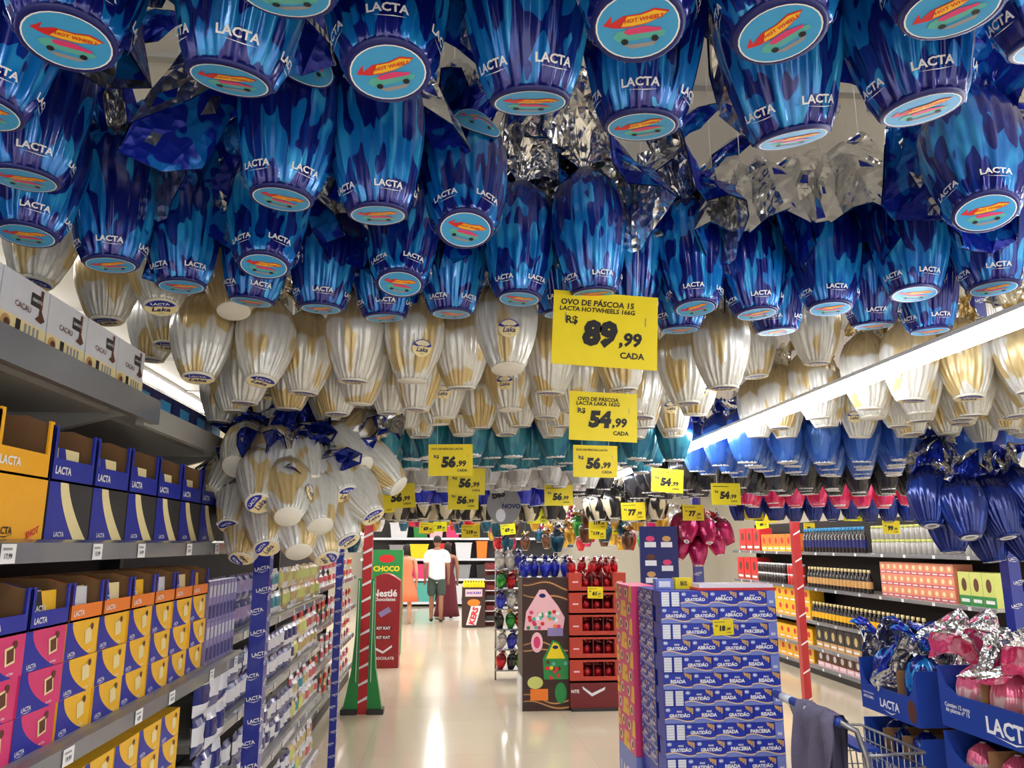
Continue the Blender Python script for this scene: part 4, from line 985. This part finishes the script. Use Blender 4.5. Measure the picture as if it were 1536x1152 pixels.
# standees on the left of the far aisle
t = thing('standee', 'dark red rounded cardboard standee with white lettering', 'standee', (-.79, 11.0, 0)); M('standee_red', (150, 30, 38), .45)
n = 9; top = [(-.21 + .42 * k / n, 1.14 + .1 * math.sin(math.pi * k / n)) for k in range(n + 1)]; pts = [(-.21, 0), (.21, 0)] + top[::-1]; m = len(pts)
b = MB(); b.add([(x, y, z) for y in (0, .3) for x, z in pts], [tuple(range(m)), tuple(range(2 * m - 1, m - 1, -1))] + [(i, m + i, m + (i + 1) % m, (i + 1) % m) for i in range(m)], 'standee_red'); P = front()
b.text(P, 'Nestlé', 0, .98, .09, 'white_print', .001, .03, 0, 0, .34); b.text(P, 'Chocolates', 0, .9, .05, 'white_print', .001, .02, 0, 0, .3); b.poly(P, [(-.08, .72), (.06, .8), (.1, .74), (-.04, .66)], 'packet_lilac')
for z in (.52, .4): b.rect(P, -.11, z - .03, .11, z + .03, 'wine_red'); b.text(P, 'KIT KAT', 0, z, .035, 'white_print', .0014, .03)
b.poly(P, [(-.12, .28), (0, .22), (.12, .3), (.12, .27), (0, .19), (-.12, .25)], 'packet_white'); b.text(P, 'CHOCOLATE', 0, .13, .05, 'white_print', .001, .03, 0, 0, .3); ob('body', b.mesh('body'), t)
t = thing('standee', 'tall green cardboard standee behind the dark red one', 'standee', (-.86, 12.2, 0)); b = MB(); b.box(-.24, 0, 0, .24, .3, 1.55, 'green_print'); P = front(); b.disc(P, 0, 1.42, .12, .06, 'red_print', .001, 18); b.text(P, 'CHOCO', 0, 1.27, .09, 'sign_yellow', .001, .04, 0, 0, .4); b.text(P, 'A MELHOR', 0, 1.04, .05, 'white_print', .001, .03); ob('body', b.mesh('body'), t)
# peanut bar display
t = thing('bar_display', 'dark brown candy bar display with yellow top in the far aisle', 'display', (.63, 16.0, 0)); b = MB(); b.box(-.23, 0, .02, .23, .35, .78, 'brown_dark'); P = front(); b.rect(P, -.17, .6, .17, .74, 'rose_paper'); b.text(P, 'SNICKERS', 0, .67, .07, 'blue_print', .001, .04, .1, 0, .3)
b.disc(P, 0, .48, .13, .07, 'orange_print', .001, 16); b.poly(P, [(-.15, .05), (.05, .05), (.15, .42), (-.05, .42)], 'packet_white', .001); b.text(P, 'KERS', 0, .23, .11, 'red_print', .0016, .05, 0, 1.3, .34); ob('body', b.mesh('body'), t)
b = MB(); b.box(-.22, .02, .78, .22, .3, .86, 'sign_yellow'); ob('top_tray', b.mesh('top_tray'), t)
for k in range(8): b = MB(); b.box(-.21 + k * .054, .0, .78, -.175 + k * .054, .02, .92, 'sign_yellow'); ob('yellow_slat', b.mesh('yellow_slat'), t)
t = thing('wire_rack', 'dark wire rack of small packs beside the candy bar display', 'rack', (1.05, 16.1, 0))
for k in range(6): b = MB(); b.box(-.18, 0, .1 + k * .2, .18, .3, .115 + k * .2, 'packet_white'); ob('shelf', b.mesh('shelf'), t)
b = MB(); b.box(-.18, .3, 0, .18, .32, 1.25, 'wine_red'); ob('back_panel', b.mesh('back_panel'), t)
for k in range(6):
    b = MB(); b.box(-.16, .05, .116 + k * .2, .16, .2, .21 + k * .2, ('charcoal_box', 'wine_red')[k % 2]); ob('pack_row', b.mesh('pack_row'), t)

# ------------------------------------------------------------------ long shelves on the right
gondola('gondola_shelf', 'long dark backed shelf run with bottles and jars across the shop', 4.77, .45, 6.5, 12.6, (.12, .35, .67, 1.09, 1.54), -1, 1.95, tags=12)
def bottle(glass, cap, label_c, r=.032, h=.2):
    b = MB(); b.lathe([(r * .95, 0), (r, .01), (r, h * .62), (r * .45, h * .78), (r * .4, h * .86)], 12, glass); b.lathe([(r * .5, h * .86), (r * .5, h)], 10, cap); b.lathe([(r * 1.02, h * .2), (r * 1.02, h * .5)], 12, label_c, None, False); return b.mesh('bottle')
def jar(body, lid, r=.045, h=.12):
    b = MB(); b.lathe([(r * .92, 0), (r, .01), (r, h * .75), (r * .85, h * .82)], 12, body); b.lathe([(r * .92, h * .82), (r * .92, h)], 12, lid); return b.mesh('jar')
def gbox(w, h, c1, c2, dot):
    b = carton_base(w, .2, h, c1); P = front(); b.rect(P, -w * .5, 0, w * .5, h * .3, c2); b.disc(P, 0, h * .62, w * .22, h * .2, dot, .001, 12); b.rect(P, -w * .35, h * .1, w * .35, h * .2, 'white_print', .001); return b.mesh('box')
def run(name, me, label, cat, group, y0, y1, z, step, rows=1, dz=0, x=4.83):
    y = y0 + step / 2
    while y < y1:
        for r in range(rows): single(name, me, label, cat, (x, y, z + .001 + r * (dz + .0005)), RIGHT, group)
        y += step
M('peach', (232, 150, 120), .4); M('tin_grey', (176, 176, 172), .35, .4); M('glass_dark', (34, 28, 30), .2, 0, coat=.5)
run('grey_tin', jar('tin_grey', 'packet_lime', .04, .15), 'grey tin with pale lid in rows under the yellow 99 sign', 'tin', 'grey tins', 6.6, 8.4, 1.54, .092, 2, .15)
run('dark_bottle', bottle('glass_dark', 'sky_print', 'navy_print', .036, .3), 'dark bottle with blue cap on the top right shelf', 'bottle', 'blue capped bottles', 8.6, 10.1, 1.54, .085)
run('orange_box', gbox(.2, .24, 'orange_print', 'yellow_print', 'red_print'), 'orange and yellow box on the top right shelf', 'box', 'orange boxes', 10.3, 11.6, 1.54, .21)
run('red_case', gbox(.26, .34, 'red_print', 'brick_red', 'brown_print'), 'red gift case at the far end of the top right shelf', 'box', 'red cases on the top shelf', 11.6, 12.5, 1.54, .28)
run('green_box', gbox(.16, .3, 'packet_lime', 'green_print', 'brown_print'), 'pale green box beside the peach boxes', 'box', 'pale green boxes', 6.55, 7.05, 1.09, .165)
run('peach_box', gbox(.11, .12, 'peach', 'packet_rose', 'cream_print'), 'peach coloured box in three tiers on the second right shelf', 'box', 'peach boxes', 7.1, 8.4, 1.09, .114, 3, .12)
run('cream_bottle', bottle('glass_dark', 'cream_print', 'tan_print', .036, .26), 'dark bottle with cream cap on the second right shelf', 'bottle', 'cream capped bottles above', 8.55, 10.1, 1.09, .085)
run('small_jar', jar('glass_dark', 'packet_white', .04, .14), 'black jar with white lid beside the red jars', 'jar', 'black jars', 10.75, 11.7, 1.09, .095, 2, .14)
run('small_jar', jar('packet_red', 'packet_white', .04, .14), 'red jar with white lid beside the red striped pole', 'jar', 'red jars', 10.2, 10.7, 1.09, .095, 2, .14)
run('red_case', gbox(.26, .34, 'red_print', 'brick_red', 'brown_print'), 'red gift case on the second right shelf', 'box', 'red cases on the second shelf', 11.75, 12.5, 1.09, .28)
run('cream_bottle', bottle('glass_dark', 'cream_print', 'yellow_print', .036, .24), 'dark bottle with cream cap on the third right shelf', 'bottle', 'cream capped bottles below', 7.6, 10.0, .67, .09)
for z, nm in ((.67, 'third'), (.35, 'fourth'), (.12, 'lowest')): run('yellow_box', gbox(.2, .19 if z > .3 else .2, 'yellow_print', 'amber_box', 'red_print'), 'yellow box on the %s right shelf' % nm, 'box', 'yellow boxes on the %s shelf' % nm, 10.1, 12.5, z, .205, 2 if z > .6 else 1, .19)
run('brown_case', gbox(.17, .2, 'brown_print', 'rose_paper', 'packet_white'), 'brown and pink case on the lowest right shelf', 'box', 'brown cases', 8.2, 10.0, .12, .18)
run('brown_case', gbox(.17, .26, 'charcoal_box', 'tan_print', 'packet_gold'), 'charcoal and gold case on the fourth right shelf', 'box', 'charcoal cases', 8.2, 10.0, .35, .18)

# ------------------------------------------------------------------ household shelves at the end of the aisle
t = thing('end_shelf', 'white household shelving along the back wall', 'shelf', (0, 21.3, 0))
b = MB(); b.box(-2.2, .55, 0, 3.2, .6, 2.5, 'charcoal_box'); ob('back_panel', b.mesh('back_panel'), t)
for z in (.12, .72, 1.25, 1.8): b = MB(); b.box(-2.2, 0, z - .06, 3.2, .55, z, 'packet_white'); ob('shelf', b.mesh('shelf'), t)
def tub(w, h, c):
    b = MB(); q = .82; b.add([(x * w / 2 * s, .2 + y * .17 * s, z) for z, s in ((0, q), (h, 1)) for x, y in ((-1, -1), (1, -1), (1, 1), (-1, 1))], [(3, 2, 1, 0), (0, 1, 5, 4), (1, 2, 6, 5), (2, 3, 7, 6), (3, 0, 4, 7)], c)
    b.box(-w / 2 - .01, .02, h - .03, w / 2 + .01, .38, h, c); return b.mesh('storage_tub')
TUBS = [(-1.2, 1.8, .5, .4, 'packet_white', 'white'), (-.62, 1.8, .42, .45, 'green_print', 'green'), (-.2, 1.8, .4, .36, 'rose_paper', 'pale pink'), (.25, 1.8, .4, .45, 'pink_print', 'hot pink'), (.75, 1.8, .42, .4, 'lilac_box', 'lilac'),
        (-1.2, 1.25, .5, .36, 'grey_print', 'grey'), (-.65, 1.25, .5, .38, 'sign_yellow', 'yellow'), (.0, 1.25, .45, .4, 'red_print', 'red'), (.55, 1.25, .45, .42, 'packet_white', 'white'), (1.05, 1.25, .3, .46, 'orange_print', 'orange'),
        (-1.1, .72, .45, .36, 'red_print', 'red'), (-.6, .72, .45, .38, 'pink_print', 'coral pink'), (.5, .72, .5, .36, 'grey_print', 'grey'), (1.1, .72, .4, .36, 'charcoal_box', 'black'), (-.45, .12, .6, .5, 'teal_print', 'teal'), (.3, .12, .5, .46, 'packet_white', 'white'), (.95, .12, .5, .4, 'dark_steel', 'dark grey')]
for x, z, w, h, c, nm in TUBS: single('storage_tub', tub(w, h, c), '%s plastic tub on the %s of the household shelving' % (nm, {1.8: 'top shelf', 1.25: 'upper middle shelf', .72: 'lower middle shelf', .12: 'bottom shelf'}[z]), 'tub', (x, 21.32, z + .001))

# ------------------------------------------------------------------ shoppers
M('skin', (150, 104, 80), .6); M('skin_light', (196, 148, 120), .6); M('hair_dark', (26, 20, 18), .7); M('shirt_white', (236, 236, 236), .8); M('shorts_green', (60, 76, 72), .8); M('dress_coral', (246, 122, 84), .8); M('dress_wine', (92, 22, 38), .8); M('shoe_black', (28, 28, 30), .6)
def skin(name, pts, edges, mat, parent, sub=2):
    """pts: (x, y, z, rx, ry); first point is the root"""
    me = bpy.data.meshes.new(name); me.from_pydata([p[:3] for p in pts], edges, []); o = bpy.data.objects.new(name, me); col.objects.link(o)
    md = o.modifiers.new('skin', 'SKIN'); md.use_smooth_shade = True
    if not me.skin_vertices: me.attributes
    for i, p in enumerate(pts): v = me.skin_vertices[0].data[i]; v.radius = (p[3], p[4] if len(p) > 4 else p[3]); v.use_root = i == 0
    sb = o.modifiers.new('sub', 'SUBSURF'); sb.levels = sub; sb.render_levels = sub
    dg = bpy.context.evaluated_depsgraph_get(); dg.update(); nm = bpy.data.meshes.new_from_object(o.evaluated_get(dg)); bpy.data.objects.remove(o)
    nm.materials.clear(); nm.materials.append(MATS[mat]); return ob(name, nm, parent)
def head(parent, z, sk, hair, long=0):
    b = MB(); b.lathe([(.02, -.12), (.05, -.105), (.07, -.05), (.078, .0), (.076, .05), (.055, .1), (.015, .122)], 16, sk)
    for sx in (-1, 1): b.lathe([(.001, -.02), (.012, 0), (.001, .02)], 8, sk); 
    k = len(b.v)
    b.v[-48:] = [(x + (-.08 if i < 24 else .08), y, zz) for i, (x, y, zz) in enumerate(b.v[-48:])]
    b.add([(-.012, .075, -.02), (.012, .075, -.02), (0, .098, -.025), (0, .074, .02)], [(0, 1, 2), (1, 3, 2), (3, 0, 2)], sk); b.box(-.028, .066, -.062, .028, .073, -.054, 'packet_rose')
    for sx in (-.03, .03): b.box(sx - .012, .07, .002, sx + .012, .077, .012, 'ink_print')
    h = ob('head', shifted(b.mesh('head'), z), parent)
    b = MB(); b.lathe([(.083, -.02 - long), (.086, .03), (.08, .07), (.058, .108), (.014, .13)], 16, hair); me = b.mesh('hair'); me.transform(Matrix.Translation((0, -.012, z))); ob('hair', me, h)
def hand(pts, edges, wrist, x, y, z, out):
    """palm and five fingers as short chains from the wrist vertex"""
    p = len(pts); pts.append((x, y, z - .06, .028, .018)); edges.append((wrist, p))
    for k in range(4): a = len(pts); pts.append((x + (k - 1.5) * .013, y + .004, z - .11, .009)); pts.append((x + (k - 1.5) * .013, y + .018, z - (.145, .152, .148, .135)[k], .008)); edges += [(p, a), (a, a + 1)]
    a = len(pts); pts.append((x + out * .035, y + .015, z - .085, .01)); edges.append((p, a))
def walker(loc, h, label, sk, clothes, yaw=0):
    t = thing('person', label, 'person', loc, (0, 0, R(yaw))); s = h / 1.78
    P_ = [(0, 0, .95, .14, .1), (0, 0, 1.12, .125, .09), (0, 0, 1.32, .16, .1), (0, .0, 1.46, .12, .07), (0, .01, 1.53, .05, .05), (0, .015, 1.6, .05, .05)]; E = [(0, 1), (1, 2), (2, 3), (3, 4), (4, 5)]
    for sx, st in ((-1, .05), (1, -.09)):
        a = len(P_); P_ += [(sx * .095, 0, .88, .085), (sx * .1, st * .6 + .02, .5, .055), (sx * .1, st - .01, .3, .055), (sx * .1, st, .09, .036), (sx * .105, st + .14, .035, .034, .025)]; E += [(0, a), (a, a + 1), (a + 1, a + 2), (a + 2, a + 3), (a + 3, a + 4)]
        a = len(P_); P_ += [(sx * .2, 0, 1.43, .058), (sx * .245, -.02, 1.15, .043), (sx * .25, .06, .93, .03)]; E += [(3, a), (a, a + 1), (a + 1, a + 2)]; hand(P_, E, a + 2, sx * .25, .07, .91, -sx)
    skin('body', P_, E, sk, t); head(t, 1.67, sk, 'hair_dark', clothes.get('hair', 0))
    if 'shirt' in clothes:
        skin('shirt', [(0, 0, 1.1, .195, .14), (0, 0, .78, .2, .145), (0, 0, 1.32, .2, .135), (0, 0, 1.45, .13, .085), (-.2, 0, 1.42, .085), (-.235, -.01, 1.2, .078), (.2, 0, 1.42, .085), (.235, -.01, 1.2, .078)], [(0, 1), (0, 2), (2, 3), (3, 4), (4, 5), (3, 6), (6, 7)], clothes['shirt'], t)
        skin('shorts', [(0, 0, 1.0, .15, .12), (-.1, .0, .82, .11), (-.105, .02, .52, .098), (.1, 0, .82, .11), (.105, -.02, .52, .098)], [(0, 1), (1, 2), (0, 3), (3, 4)], clothes['shorts'], t)
    if 'dress' in clothes:
        hem = clothes['hem']; b = MB(); b.lathe([(.31, hem), (.27, hem + .2), (.2, .92), (.15, 1.1), (.175, 1.3), (.15, 1.42), (.06, 1.5)], 28, clothes['dress'], lambda a, z: (1 + .06 * math.sin(9 * a) * max(0, 1 - z)) * (.72 + .28 * abs(math.cos(a)))); ob('dress', b.mesh('dress'), t)
    for sx, st in ((-1, .05), (1, -.09)):
        skin('shoe', [(sx * .1, st, .055, .045), (sx * .105, st + .15, .04, .045, .035)], [(0, 1)], clothes.get('shoe', 'shoe_black'), t)
    t.scale = (s,) * 3
walker((-.13, 17.1, 0), 1.8, 'person in white t-shirt and dark green shorts walking away', 'skin', dict(shirt='shirt_white', shorts='shorts_green'))
walker((-.78, 16.9, 0), 1.62, 'person in a coral orange sleeveless dress walking away', 'skin_light', dict(dress='dress_coral', hem=.5, hair=.1, shoe='skin_light'))
walker((.1, 17.9, 0), 1.66, 'person in a long wine red dress beside the white t-shirt', 'skin', dict(dress='dress_wine', hem=.06, hair=.12))
